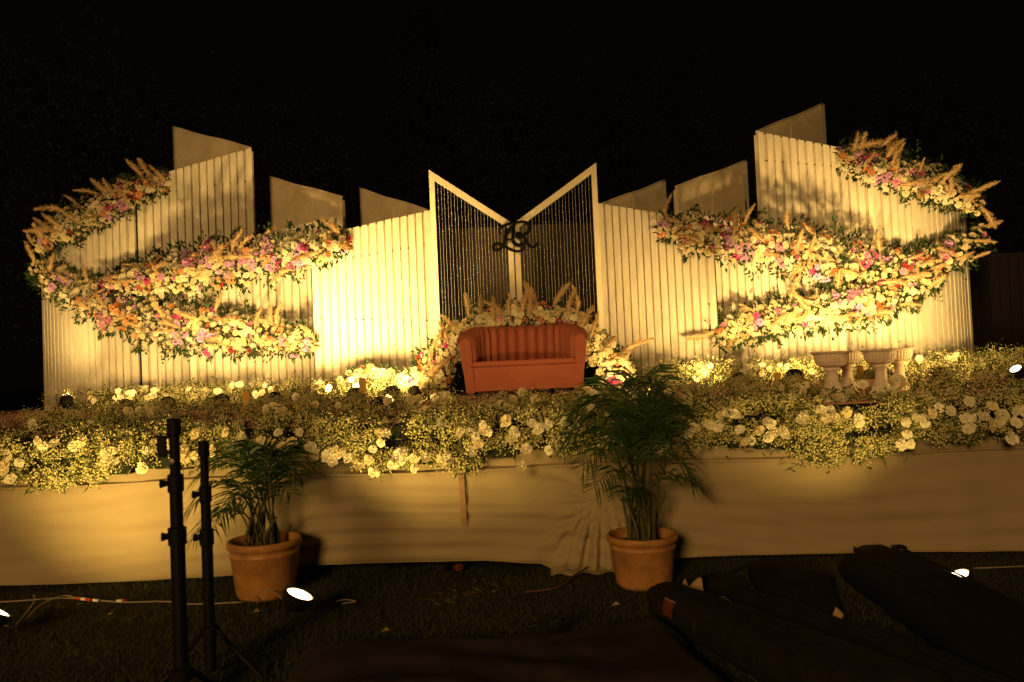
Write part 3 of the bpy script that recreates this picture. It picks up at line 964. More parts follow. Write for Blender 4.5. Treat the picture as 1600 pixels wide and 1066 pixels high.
def pd_left_end(tt, off, tx, ty):
    if random.random() < .4:
        return Vector((random.uniform(-1, .6), -.7, random.uniform(-.8, 1)))
    return Vector((-.75 + random.uniform(-.5, .6), -.35, .6 + random.uniform(-.5, .7)))
def pd_right_end(tt, off, tx, ty):
    if random.random() < .4:
        return Vector((random.uniform(-.6, 1), -.7, random.uniform(-.8, 1)))
    return Vector((.75 + random.uniform(-.6, .5), -.35, .55 + random.uniform(-.5, .7)))
def pd_mix(tt, off, tx, ty):
    r_ = random.random()
    if r_ < .35:
        return Vector((random.uniform(-.5, .3), -.3, 1))
    s_ = random.choice((-1, 1))
    return Vector((tx * s_ + random.uniform(-.3, .3), -.4, -ty * s_ + random.uniform(-.3, .5)))
def pd_up(tt, off, tx, ty):
    return Vector((random.uniform(-.7, .7), -.35, 1))

GG = 'flower and pampas garlands on the backdrop'
garland('flower_garland', 'garland arching along the top of the far left end screen, plumes pointing up left', 'garland',
        [(262, 282, 14), (225, 290, 24), (180, 312, 28), (130, 338, 30), (85, 362, 26), (55, 384, 20)], ysm, 165, 22, 1200, plume_dir=pd_left_end, group=GG, extra=500)
garland('flower_garland', 'long garland curling round the far left end and dipping low over the left screens', 'garland',
        [(52, 412, 16), (75, 432, 28), (120, 458, 34), (180, 484, 40), (250, 508, 46), (330, 514, 44), (400, 520, 38), (460, 532, 30), (494, 540, 14)], ysm, 270, 26, 1800, plume_dir=pd_mix, group=GG, extra=450)
garland('flower_garland', 'garland rising to the right across the two left middle screens', 'garland',
        [(160, 446, 12), (215, 436, 32), (275, 428, 42), (340, 412, 44), (400, 404, 42), (460, 394, 38), (520, 382, 30), (546, 374, 12)], ysm, 260, 24, 1700, plume_dir=pd_mix, group=GG, extra=450)
garland('flower_garland', 'garland arching along the top of the far right end screen, plumes pointing up right', 'garland',
        [(1308, 246, 20), (1345, 250, 34), (1400, 268, 34), (1450, 284, 34), (1500, 304, 28), (1535, 324, 16)], ysm, 175, 24, 1300, plume_dir=pd_right_end, group=GG, extra=500)
garland('flower_garland', 'wide garland descending from the low right screen towards the far right end', 'garland',
        [(1030, 352, 16), (1075, 362, 34), (1130, 372, 40), (1190, 382, 46), (1260, 392, 50), (1330, 408, 46), (1400, 422, 38), (1450, 412, 34), (1500, 388, 30), (1540, 362, 16)], ysm, 295, 30, 2000, plume_dir=lambda tt, off, tx, ty: pd_mix(tt, off, tx, ty) if tt < .75 else Vector((1, -.35, random.uniform(-.5, .5))), group=GG, extra=450)
garland('flower_garland', 'low garland from the right screens rising to join the wide garland above the stone urns', 'garland',
        [(1118, 536, 14), (1145, 516, 30), (1200, 498, 32), (1260, 490, 32), (1320, 480, 40), (1375, 464, 40), (1430, 448, 26), (1470, 432, 10)], ysm, 225, 20, 1400, plume_dir=pd_mix, group=GG, extra=450)
# arch behind and beside the sofa
garland('flower_arch', 'cream flower arch with pampas plumes framing the sofa', 'flowers',
        [(630, 612, 26), (672, 588, 36), (700, 545, 32), (735, 512, 28), (785, 495, 22), (840, 490, 20), (890, 500, 20), (925, 530, 24), (945, 565, 34), (985, 598, 26)],
        lambda px: 10.45 - .5 * (abs(px - 815) / 180) ** 2, 300, 26, 1100, pal=PAL_CREAM, group=None, plume_dir=pd_up, bulge=.16, fsize=(.035, .055), extra=900, nspr=3, mind=7.0, plume_len=(.25, .42))

# ================================================================== FLOWER BORDERS (baby's breath)
def gyp(name, label, centres_fn, ncl, per, roses, parent_loc, leafn, rad=.12, broad=0, foam=None):
    t = thing(name, label, 'flowers', parent_loc)
    Cs = np.array([centres_fn() for _ in range(ncl)])
    per_ = rng.poisson(per, ncl).clip(3)
    idx = np.repeat(np.arange(ncl), per_)
    N = len(idx)
    dirs = rand_dirs(N); dirs[:, 1] = -np.abs(dirs[:, 1]) * .9; dirs[:, 2] += .15
    rads = rad * rng.uniform(.35, 1.05, N) * rng.uniform(.7, 1.25, ncl)[idx]
    pos = Cs[idx] + norm(dirs) * rads[:, None]
    V, F = octas(pos, rng.uniform(.0045, .0098, N))
    stuff(link('tiny_blossoms', npmesh('tiny_blossoms', V, F, M_gyp), t))
    sel = rng.random(N) < .6
    V1 = stems(Cs[idx][sel] + rng.normal(0, .02, (sel.sum(), 3)) + np.array([0, .03, -.03]), pos[sel], .0022)
    lc = Cs[rng.integers(0, ncl, leafn)] + rng.normal(0, rad * .55, (leafn, 3))
    ld = norm(rand_dirs(leafn) + np.array([0, -.4, .1]))
    V2 = leaves(lc, ld, rng.uniform(.04, .10, leafn), rng.uniform(.008, .02, leafn))
    V, F = join([V1, V2])
    stuff(link('stems_and_leaves', npmesh('stems_and_leaves', V, F, M_gleaf), t))
    for (loc, d_, sc_, col_) in roses:
        place(random.choice(FM['rose', col_]), 'rose', loc, d_, sc_, t)
    if foam:
        foam.obj('foam_base', M_foam, t)
    return t

def front_c():
    x = random.uniform(-5.6, 5.6)
    u = random.random()
    if u < .70:                               # hanging front face
        lowz = .90 + .06 * math.sin(x * 1.9) + .05 * math.sin(x * 4.3 + 1)
        z = random.uniform(lowz, 1.24)
        y = YF(x) - .10 - .10 * math.sin(math.pi * (z - .85) / .5) + random.gauss(0, .03)
    else:                                     # lying on the deck
        y = YF(x) + random.uniform(-.08, .42)
        z = DECK + random.uniform(-.05, .04)
    if math.sin(x * 5.1 + 2 * math.sin(z * 9)) * math.sin(z * 17 + x * 2.3 + y * 7) > .28:
        return front_c()                      # gaps that show the dark base
    return (x, y, z)
roses = []
px_ = -20
rows = []
while px_ < 1640:
    px_ += random.uniform(14, 27)
    hor = 570 - .0437 * (px_ - 800)
    py_ = hor + random.choice((random.uniform(62, 100), random.uniform(90, 150), random.uniform(95, 145)))
    rows.append((px_, py_))
for (rx, ry) in rows:
    hor = 570 - .0437 * (rx - 800)
    kcl = random.choice((1, 2, 3, 3, 4))
    for _ in range(kcl):
        qx, qy = rx + random.gauss(0, 9), ry + random.gauss(0, 8)
        x_ = (qx - 800) / 203
        loc = P(qx, qy, YF(x_) - .29 if qy - hor > 84 else YF(x_) + .12)
        roses.append((loc, Vector((random.uniform(-.6, .6), -1, random.uniform(-.3, .8))), random.uniform(.033, .046), random.choice(('white', 'white', 'cream'))))
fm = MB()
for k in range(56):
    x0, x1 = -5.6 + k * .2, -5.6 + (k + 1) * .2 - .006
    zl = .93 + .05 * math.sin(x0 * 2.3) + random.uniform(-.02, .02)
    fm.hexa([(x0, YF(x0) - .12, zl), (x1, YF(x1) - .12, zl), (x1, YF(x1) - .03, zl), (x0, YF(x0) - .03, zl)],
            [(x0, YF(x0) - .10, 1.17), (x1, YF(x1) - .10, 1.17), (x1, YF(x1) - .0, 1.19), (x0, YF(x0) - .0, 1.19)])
gyp('flower_border', 'long hanging bank of baby breath and white roses along the stage front edge', front_c, 1350, 64, roses[:298], (0, 6.2, DECK), 12000, rad=.088, foam=fm)

def back_c_left():
    px = random.uniform(70, 690)
    if px < 128 and random.random() < .75:
        return back_c_left()
    Y = ysm(px) - random.uniform(.15, 1.1)
    p_ = P(px, 600, Y)
    return (p_.x, Y, DECK + random.uniform(.03, .26))
def back_roses(x0, x1, n_):
    out = []
    for _ in range(n_):
        px = random.uniform(x0, x1)
        hor = 570 - .0437 * (px - 800)
        Y = ysm(px) - random.uniform(.5, 1.2)
        for _ in range(random.randint(1, 3)):
            p_ = P(px + random.gauss(0, 6), 600, Y)
            out.append((Vector((p_.x, Y - .05, DECK + random.uniform(.12, .30))), Vector((random.uniform(-.5, .5), -1, random.uniform(0, .8))), random.uniform(.035, .05), random.choice(('white', 'cream'))))
    return out
gyp('flower_border', 'bed of baby breath and white roses at the foot of the left screens', back_c_left, 420, 40, back_roses(135, 560, 34), (-3.4, 10.6, DECK), 3000, rad=.13)
def back_c_right():
    px = random.uniform(1010, 1640)
    Y = ysm(min(px, 1520)) - random.uniform(.15, 1.2)
    p_ = P(px, 570, Y)
    return (p_.x, Y, DECK + random.uniform(.03, .27))
gyp('flower_border', 'bed of baby breath and white roses behind the urns, under the right screens', back_c_right, 460, 40, back_roses(1080, 1600, 36), (3.8, 10.6, DECK), 3000, rad=.13)
# middle filler between lamps (sparse, lets the carpet show)
def mid_c():
    if random.random() < .38:
        p_ = P(random.choice((197, 262, 346, 430, 490, 555, 613, 1157, 1242, 1358, 1470)) + random.gauss(0, 9), 620, 8.25)
        return (p_.x, p_.y + random.uniform(-.2, .05), DECK + random.uniform(.02, .13))
    x = random.uniform(-7.6, 7.6)
    y = random.uniform(6.6, 8.6)
    if math.sin(x * 2.7 + 1.1 * math.sin(x * 1.3)) * math.sin(y * 4 + x) < -.45:
        return mid_c()
    return (x, y, DECK + random.uniform(.0, .10))
mid_roses = []
for _ in range(30):
    x_, y_ = random.uniform(-6, 6.5), random.uniform(6.7, 7.9)
    for _ in range(random.randint(1, 3)):
        mid_roses.append((Vector((x_ + random.gauss(0, .05), y_ + random.gauss(0, .03), DECK + random.uniform(.06, .14))), Vector((random.uniform(-.5, .5), -1, random.uniform(0, .8))), random.uniform(.034, .046), random.choice(('white', 'cream'))))
gyp('flower_border', 'loose baby breath and scattered roses on the carpet between the uplights', mid_c, 950, 36, mid_roses, (0, 7.9, DECK), 1500, rad=.10)
# coloured clumps by the wall foot
for lab, path in (('pink and cream flower clump on the deck left of the sofa arch', [(545, 590, 8), (580, 585, 14), (625, 592, 10)]),
                  ('small red and cream flower clump on the deck right of the sofa arch', [(1020, 590, 8), (1060, 584, 12), (1112, 580, 8)])):
    garland('flower_clump', lab, 'flowers', path, lambda px: 10.1, 60, 0, 150, bulge=.1, mind=6, nspr=0, extra=90, fsize=(.035, .055))

# ================================================================== STAGE UPLIGHTS (PAR cans seen from behind)
def par(px, py, label, aim, power, Y=8.6, r=.072, size=72, lit=True, tilt_target=None, color=WARM):
    c = P(px, py, Y)
    c.z = max(c.z - .05, DECK + r * 1.15)
    tgt = Vector(aim)
    ax = (tgt - c).normalized()
    t = thing('uplight', label, 'spotlight', (c.x, c.y, DECK), 'black uplights on the stage deck')
    mb = MB()
    mb.lathe([(0, -.072), (r * .42, -.072), (r * .44, -.06), (r * .86, -.058), (r * .93, -.045), (r, -.01), (r, .035), (r * .93, .04)], 28, c, axis=ax)
    mb.obj('housing', M_lampblk, t, smooth=True)
    mb = MB()
    mb.lathe([(r * 1.0, .02), (r * 1.09, .022), (r * 1.09, .05), (r * .96, .052)], 28, c, axis=ax)
    mb.obj('rim', M_lampblk, t, smooth=True)
    mb = MB()
    mb.lathe([(0, .036), (r * .93, .036)], 24, c, axis=ax)
    mb.obj('lens', M_lens2 if lit else M_lampblk, t)
    side = ax.cross(Vector((0, 0, 1))).normalized()
    mb = MB()
    f_ = Vector((c.x, c.y, DECK + .006))
    mb.tube([c + side * r * 1.12, Vector((c.x, c.y, 0)) + side * r * 1.15 + Vector((0, 0, DECK + .012)), f_ - side * r * 1.15 + Vector((0, 0, .006)), c - side * r * 1.12], .009, 6)
    mb.obj('yoke', M_lampblk, t)
    # cooling fins on the back
    for k in (-1, 0, 1):
        mb = MB()
        q = ax.to_track_quat('Z', 'Y').to_matrix()
        mb.box(c + ax * -.068 + side * k * r * .3, (r * .12, r * .9, .02), q)
        mb.obj('cooling_fin', M_lampblk, t)
    if lit and power:
        spot(c + ax * .065, tgt, power, size=size, radius=.085, color=color)
    return t
def W(px, py):
    return P(px, py, ysm(px))
PW = 2.3
par(104, 622, 'black uplight farthest left on the deck', W(83, 480), 95 * PW, size=64, Y=10.2)
par(197, 629, 'black uplight second from the left end of the row', W(165, 510), 150 * PW, size=66)
par(262, 625, 'black uplight among white roses, third from the left end', W(285, 520), 130 * PW, size=62)
par(346, 621, 'black uplight just left of the left yellow plate', W(400, 480), 170 * PW)
par(430, 618, 'black uplight with ring rim showing, between the left yellow plate and its twin', W(420, 440), 190 * PW)
par(490, 621, 'black uplight tilted back, left of the round dark pair', W(580, 480), 330 * PW)
par(555, 614, 'round dark uplight right beside the upright yellow plate on a stick', W(610, 460), 330 * PW, r=.09)
par(613, 611, 'round dark uplight nearest the sofa arch on the left', W(600, 520), 160 * PW, r=.088)
par(1157, 602, 'round dark uplight nearest the palm on the right', W(1020, 490), 190 * PW, r=.09)
par(1242, 604, 'dark uplight right of the slim yellow plate on the right', W(1240, 460), 340 * PW, r=.095)
par(1358, 607, 'dark uplight between the two pairs of urns', W(1330, 420), 260 * PW)
par(1470, 598, 'dark uplight right of the urns', W(1455, 460), 330 * PW)
# two uplights tucked into the sofa arch and two front ones for the sofa
par(648, 606, 'uplight tucked into the flowers at the left foot of the sofa arch', P(632, 560, 10.2), 34 * PW, Y=9.45, r=.06)
par(984, 594, 'uplight tucked into the flowers at the right foot of the sofa arch', P(955, 560, 10.1), 34 * PW, Y=9.35, r=.06)
par(590, 632, 'uplight low in the front flowers left of the sofa', P(840, 545, 10.0), 36 * PW, Y=7.3, r=.07, size=60)
par(1040, 622, 'uplight hidden behind the tall palm, aimed at the sofa', P(800, 545, 10.0), 36 * PW, Y=7.3, r=.07, size=60)

# yellow plates
def plate(px, py, hpx, label, stick, wpx=10):
    Y = 8.2
    a = P(px, py - hpx / 2, Y); b = P(px, py + hpx / 2, Y)
    t = thing('marker_plate', label, 'marker', (a.x, Y, DECK), 'yellow plates among the uplights')
    mb = MB(); mb.box(((a + b) / 2), (wpx / 150, .012, (a.z - b.z))); mb.obj('plate', M_yellow, t, bevel=.002)
    mb = MB(); mb.box((a.x, Y + .012, (b.z + DECK) / 2 + .03), (.018, .012, b.z - DECK + .06)); mb.obj('stick', M_stick, t)
plate(566, 603, 25, 'upright yellow plate on a brown stick beside the round dark uplight', True)
plate(385, 622, 21, 'short orange yellow plate near the two left rose clusters', True)
plate(1215, 594, 24, 'slim yellow plate left of the right hand uplights', True)
plate(1344, 584, 26, 'yellow plate between the two pairs of urns', True)

# pink box between the urns
b_ = P(1362, 606, 8.0)
mb = MB(); mb.box((b_.x, 8.0, DECK + .05), (.14, .12, .10)); tag(mb.obj('pink_box', M_carpet, bevel=.004), 'small open pink box on the deck between the urns', 'box')

# ================================================================== URNS
def urn(px, pytop, Y, label, rpx):
    top = P(px, pytop, Y)
    s_ = Y / FPX
    R_ = rpx * s_
    t = thing('urn', label, 'urn', (top.x, Y, DECK), 'fluted pedestal urns')
    H_ = top.z - DECK
    bh = R_ * .86
    zb = H_ - bh
    mb = MB()
    prof = [(.36, .0), (.48, .03), (.70, .14), (.82, .38), (.86, .66), (.88, .84)]
    mb.lathe([(r_ * R_, DECK + zb + z_ * bh) for r_, z_ in prof], 60, (top.x, Y, 0), flute=(2, 4, .022))
    mb.obj('bowl', M_urn, t)
    mb = MB()
    mb.lathe([(R_ * .95, DECK + H_ - bh * .14), (R_ * 1.04, DECK + H_ - bh * .08), (R_ * 1.04, DECK + H_ - bh * .02), (R_ * .98, DECK + H_), (R_ * .88, DECK + H_), (R_ * .84, DECK + H_ - bh * .2), (R_ * .7, DECK + H_ - bh * .6), (0, DECK + H_ - bh * .7)], 48, (top.x, Y, 0))
    mb.obj('rim', M_urn, t, smooth=True)
    mb = MB()
    mb.lathe([(R_ * .62, DECK + .002), (R_ * .62, DECK + .05), (R_ * .5, DECK + .07), (R_ * .40, DECK + .12), (R_ * .33, DECK + zb * .5), (R_ * .30, DECK + zb - .035), (R_ * .42, DECK + zb - .03), (R_ * .44, DECK + zb - .01), (R_ * .42, DECK + zb)], 32, (top.x, Y, 0))
    mb.obj('pedestal', M_urn, t, smooth=True)
urn(1298, 549, 7.0, 'fluted cream pedestal urn at the left front of the four', 29.5)
urn(1322, 548, 7.55, 'fluted cream pedestal urn half hidden behind the left front one', 25)
urn(1374, 546, 7.0, 'fluted cream pedestal urn in front in the right pair', 27)
urn(1403, 544, 7.55, 'fluted cream pedestal urn at the right end, behind its neighbour', 23.5)

# ================================================================== FLOOR LAMPS ON THE GRASS
def flood(px, py, label, face_n, r, power, z=None, aim=None, ground=True, size=120, Y=None, vis=True):
    if ground:
        c = PG(px, py, .17)
    else:
        c = P(px, py, Y)
    n_ = Vector(face_n).normalized()
    t = thing('floor_lamp', label, 'floodlight', (c.x, c.y, c.z - .17), 'lit round floodlights')
    mb = MB()
    mb.lathe([(0, -.09), (r * .5, -.09), (r * .8, -.06), (r * .97, -.02), (r * 1.0, .012), (r * .9, .012)], 32, c, axis=n_)
    mb.obj('housing', M_lampblk, t, smooth=True)
    mb = MB(); mb.lathe([(r * .9, .0), (r * 1.04, .0), (r * 1.06, .02), (r * .93, .024)], 32, c, axis=n_)
    mb.obj('rim', M_lampblk, t, smooth=True)
    mb = MB(); mb.lathe([(0, .013), (r * .80, .013)], 32, c, axis=n_)
    mb.obj('lamp_face', M_lens, t)
    mb = MB(); mb.lathe([(r * .80, .012), (r * .93, .012)], 32, c, axis=n_)
    mb.obj('diffuser_edge', M_lensedge, t)
    side = n_.cross(Vector((0, 1, 0))).normalized()
    mb = MB()
    g_ = Vector((c.x, c.y, c.z - .16))
    mb.tube([c + side * r * 1.1, g_ + side * r * .9, g_ - side * r * .9, c - side * r * 1.1], .008, 6)
    mb.obj('yoke', M_lampblk, t)
    spot(c + n_ * .05, c + (Vector(aim) - c if aim is not None else n_), power, size=size, radius=.12, color=WARM2)
    return t
flood(467, 932, 'lit round floodlight on the grass beside the left potted palm', (.42, -.02, .9), .098, 270, aim=(-.45, 6.05, 1.45), size=84)
flood(-8, 958, 'lit floodlight at the left edge of the photo on the grass', (.45, .3, .8), .10, 270, aim=(-3.0, 6.3, 1.15), size=110)
flood(1497, 904, 'lit round floodlight on the grass at the right behind the big bag', (-.5, -.02, .85), .085, 240, aim=(2.2, 5.95, 1.45), size=84)
flood(1588, 578, 'small lit floodlight at the right end of the stage', (-.5, -.25, .6), .055, 75, ground=False, Y=7.0, aim=(2.6, 7.6, 2.0), size=110)

# ================================================================== POTTED PALMS
def palm(px, pytop, pybot, rpx, label, fronds, seed, tilt=0.0):
    rn = random.Random(seed)
    c = PG(px, pybot - 6)
    Y = c.y
    s_ = Y / FPX
    R_ = rpx * s_
    H_ = (pybot - pytop) * s_ * .97
    t = thing('potted_palm', label, 'potted plant', (c.x, c.y, 0))
    pot = MB()
    pot.lathe([(0, .004), (R_ * .74, .004), (R_ * .78, .02), (R_ * .80, H_ * .10), (R_ * .81, H_ * .13), (R_ * .93, H_ * .74), (R_ * .945, H_ * .75), (R_ * .945, H_ * .78), (R_ * .935, H_ * .79), (R_ * .95, H_ * .86), (R_ * .98, H_ * .87), (R_ * 1.02, H_ * .90), (R_ * 1.02, H_ * .97), (R_ * 1.0, H_ * 1.0), (R_ * .93, H_ * 1.0), (R_ * .9, H_ * .95), (R_ * .86, H_ * .6)], 48, (c.x, c.y, 0))
    pot.obj('pot', M_pot, t, smooth=True)
    so = MB(); so.lathe([(R_ * .905, H_ * .80), (R_ * .5, H_ * .83), (0, H_ * .82)], 32, (c.x, c.y, 0)); so.obj('soil', M_soil, t)
    base = Vector((c.x, c.y, H_ * .8))
    for (ex, ey, lean, ln, bow) in fronds:
        # ex,ey : tip pixel of the frond ; lean: depth offset (m) of the tip ; bow: how much it arches
        tip = P(ex, ey, Y + lean)
        b0 = base + Vector((rn.uniform(-.09, .09), rn.uniform(-.07, .07), 0))
        ctrl = Vector((b0.x + (tip.x - b0.x) * .28, b0.y + (tip.y - b0.y) * .3, max(b0.z, tip.z) + bow))
        pts = []
        for q in np.linspace(0, 1, 22):
            q = float(q)
            pts.append(b0 * (1 - q) ** 2 + ctrl * 2 * q * (1 - q) + tip * q * q)
        mb = MB()
        mb.tube(pts, [.0085 * (1 - .8 * i / 21) for i in range(22)], 5, mi=1)
        tot = sum((b_ - a_).length for a_, b_ in zip(pts, pts[1:]))
        nl = 22
        side0 = (pts[-1] - pts[0]).cross(Vector((0, 0, 1)))
        side0 = side0.normalized() if side0.length > 1e-4 else Vector((1, 0, 0))
        for k in range(nl):
            f_ = .36 + .64 * k / (nl - 1)
            i = min(20, int(f_ * 21)); q = f_ * 21 - i
            p_ = pts[i].lerp(pts[i + 1], q)
            tn = (pts[i + 1] - pts[i]).normalized()
            for sg in (-1, 1):
                L_ = ln * 1.25 * (.55 + .45 * math.sin(math.pi * (.12 + .8 * (f_ - .36) / .64))) * rn.uniform(.85, 1.1)
                d_ = (side0 * sg * .95 + tn * (.55 + .5 * (f_ - .36)) + Vector((rn.gauss(0, .12), rn.gauss(0, .12), .12 + rn.gauss(0, .1)))).normalized()
                w_ = .0062
                up = d_.cross(tn).normalized() * w_
                m_ = p_ + d_ * L_ * .5 + Vector((0, 0, -.02 * L_))
                e_ = p_ + d_ * L_ + Vector((0, 0, -.34 * L_))
                wv = tn * w_
                mb.add([p_ - wv * .5, p_ + wv * .5, m_ + wv * 1.25, m_ - wv * 1.25, e_], [(0, 1, 2, 3), (3, 2, 4)])
        mb.obj('frond', [M_palm, M_cane], t)
    for k in range(9):
        b0 = base + Vector((rn.uniform(-.1, .1), rn.uniform(-.07, .07), -.02))
        mb = MB()
        mb.tube([b0, b0 + Vector((rn.uniform(-.03, .03), 0, .12)), b0 + Vector((rn.uniform(-.08, .08), rn.uniform(-.05, .05), rn.uniform(.22, .38)))], [.017, .014, .007], 7)
        mb.obj('cane', M_cane, t, smooth=True)
    return t
palm(1007, 838, 920, 54, 'tall dark palm in a terracotta coloured pot right of centre', [
    (900, 668, -.1, .30, .28), (912, 726, -.25, .28, .34), (893, 690, .15, .28, .32), (935, 640, .05, .32, .22), (905, 640, -.05, .30, .25),
    (965, 610, -.1, .32, .12), (1000, 592, .1, .32, .08), (1030, 606, -.15, .32, .12), (1060, 640, .05, .30, .2), (985, 640, -.35, .30, .2),
    (1080, 742, -.2, .24, .36), (1092, 762, .0, .22, .30), (1050, 680, -.3, .28, .2), (930, 760, -.3, .24, .30), (965, 775, -.35, .18, .16), (1010, 660, -.3, .30, .14), (945, 690, -.4, .28, .25), (1045, 650, .2, .28, .2)], 3)
palm(416, 846, 936, 55, 'short spreading palm in a terracotta pot beside the lit grass floodlight', [
    (308, 838, -.05, .26, .42), (300, 790, -.15, .26, .40), (318, 742, .05, .26, .30), (345, 720, .1, .24, .2), (375, 706, -.1, .24, .12),
    (405, 700, .05, .24, .08), (440, 705, -.15, .24, .12), (462, 722, .1, .24, .2), (470, 742, -.05, .22, .24), (455, 770, -.25, .18, .2), (348, 800, -.3, .2, .3), (375, 770, -.35, .2, .22), (420, 735, -.3, .22, .12), (330, 830, .15, .22, .40)], 9)

# ================================================================== LIGHT STANDS
def knob(mb, c, d, r=.018, l=.04):
    d = Vector(d).normalized()
    mb.tube([Vector(c), Vector(c) + d * l], [r * .5, r], 8)
def stand(px_mid, py_top, xw, Y, label, hub_z, top_knob, legs):
    base = P(px_mid, 900, Y)
    x, y = base.x, Y
    zt_ = P(px_mid, py_top, Y).z
    t = thing('light_stand', label, 'tripod', (x, y, 0))
    r = xw / 2 * Y / FPX
    zs = [0.06, .62 * zt_, .80 * zt_, zt_]
    rs = [r, r * .88, r * .72]
    for k in range(3):
        mb = MB(); mb.tube([(x, y, zs[k]), (x, y, zs[k + 1])], rs[k], 16); mb.obj('tube', M_black, t, smooth=False)
    for k, z in enumerate((zs[1], zs[2])):
        mb = MB(); mb.lathe([(rs[k] * 1.0, z - .07), (rs[k] * 1.25, z - .065), (rs[k] * 1.25, z + .015), (rs[k + 1], z + .02)], 16, (x, y, 0))
        cl = mb.obj('clamp_collar', M_black, t)
        mb = MB(); knob(mb, (x - r * 1.1, y, z - .025), (-1, -.2, 0), .022, .035); mb.obj('knob', M_black, cl)
    mb = MB(); mb.lathe([(rs[2], zt_ - .08), (rs[2] * 1.35, zt_ - .075), (rs[2] * 1.35, zt_), (rs[2] * .9, zt_ + .004), (0, zt_ + .004)], 16, (x, y, 0)); mb.obj('head', M_black, t)
    if top_knob:
        mb = MB()
        mb.tube([(x - rs[2], y, zt_ - .085), (x - .085, y, zt_ - .08)], .008, 6)
        mb.box((x - .06, y, zt_ - .13), (.035, .03, .1))
        mb.tube([(x + rs[2], y, zt_ - .24), (x + .09, y, zt_ - .235)], .005, 6)
        mb.obj('bracket', M_black, t)
        mb = MB(); mb.lathe([(0, 0), (.014, 0), (.014, .01), (0, .012)], 12, (x, y - rs[1] - .002, zt_ - .20), axis=Vector((0, -1, 0))); mb.obj('button', M_metal, t)
    mb = MB(); mb.lathe([(r, hub_z - .03), (r * 1.7, hub_z - .025), (r * 1.7, hub_z + .02), (r, hub_z + .03)], 12, (x, y, 0)); mb.obj('hub', M_black, t)
    for (lx, ly) in legs:
        mb = MB()
        a_ = Vector((x, y, hub_z)); d_ = Vector((lx, ly, 0)).normalized()
        mb.tube([a_ + d_ * r * 1.5, Vector((x + lx, y + ly, .012))], r * .42, 8)
        mb.obj('leg', M_black, t)
        mb = MB(); mb.tube([Vector((x + lx, y + ly, .002)), Vector((x + lx, y + ly, .03))], [r * .6, r * .5], 8); mb.obj('rubber_foot', M_black, t)
    return t
stand(325, 690, 17, 4.25, 'black light stand with splayed legs, right of its taller twin', .27, False, [(.30, -.06), (-.20, -.22), (-.10, .28)])
stand(279, 655, 22, 3.85, 'taller black light stand at the far left foreground with bracket on top', .20, True, [(-.26, -.10), (.18, -.28), (.05, .3)])

# ================================================================== FOREGROUND BAGS
def blob_path(mb, pts, rw, rh, n=20, wr=.01, seed=0):
    """soft tubular bag along pts (centre line), half width rw[i], half height rh[i]"""
    rn = random.Random(seed)
    pts = [Vector(p) for p in pts]
    vs = []; m = len(pts)
    for i, p in enumerate(pts):
        tn = (pts[min(i + 1, m - 1)] - pts[max(i - 1, 0)]).normalized()
        sd = tn.cross(Vector((0, 0, 1))).normalized()
        up = sd.cross(tn)
        for k in range(n):
            a_ = 2 * math.pi * k / n
            ca, sa = math.cos(a_), math.sin(a_)
            e = .75
            cx = math.copysign(abs(ca) ** e, ca); sx = math.copysign(abs(sa) ** e, sa)
            wob = 1 + wr * (math.sin(i * 1.3 + k * .9) + .8 * math.sin(i * 2.3 + 2 * math.sin(k * .6)) + .7 * rn.uniform(-1, 1))
            vs.append(p + sd * cx * rw[i] * wob + up * sx * rh[i] * wob)
    fs = [(i * n + k, i * n + (k + 1) % n, (i + 1) * n + (k + 1) % n, (i + 1) * n + k) for i in range(m - 1) for k in range(n)]
    fs += [tuple(range(n))[::-1], tuple((m - 1) * n + k for k in range(n))]
    mb.add(vs, fs)
# long tripod bag
A_ = PG(1028, 962); B_ = PG(1440, 1180)
A_.z = .12; B_.z = .15
bag = thing('tripod_bag', 'long black tubular tripod bag with a small red patch lying on the grass', 'bag', (A_.x, A_.y, 0))
N_ = 26
cl = [A_.lerp(B_, i / (N_ - 1)) for i in range(N_)]
rw = [.115 * min(1, .6 + .4 * min(1, i / 1.5)) + .11 * (i / (N_ - 1)) for i in range(N_)]
rh = [.115 * min(1, .6 + .4 * min(1, i / 1.5)) + .04 * (i / (N_ - 1)) for i in range(N_)]
mb = MB(); blob_path(mb, cl, rw, rh, 22, .022, 4); mb.obj('bag_body', M_bag2, bag, smooth=True)
tdir = (B_ - A_).normalized(); sdir = tdir.cross(Vector((0, 0, 1))).normalized()
def ring_at(i, k=1.03):
    return [cl[i] + sdir * math.cos(a_) * rw[i] * k + Vector((0, 0, 1)) * math.sin(a_) * rh[i] * k for a_ in np.linspace(0, 2 * math.pi, 24)]
for i in (3, 8, 15):
    mb = MB(); mb.tube(ring_at(i, 1.0), .005, 6, cap=False); mb.obj('seam_band', M_strap, bag)
# carrying strap loop on the side
mb = MB()
sp = []
for q in np.linspace(0, 1, 24):
    i = 5 + q * 12
    i0 = min(N_ - 2, int(i)); p_ = cl[i0].lerp(cl[i0 + 1], i - i0)
    sp.append(p_ - sdir * (-(rw[i0] + .02 + .10 * math.sin(math.pi * q))) * -1 + Vector((0, 0, .05 - .11 * math.sin(math.pi * q))))
mb.tube(sp, .016, 6); mb.obj('strap', M_strap, bag)
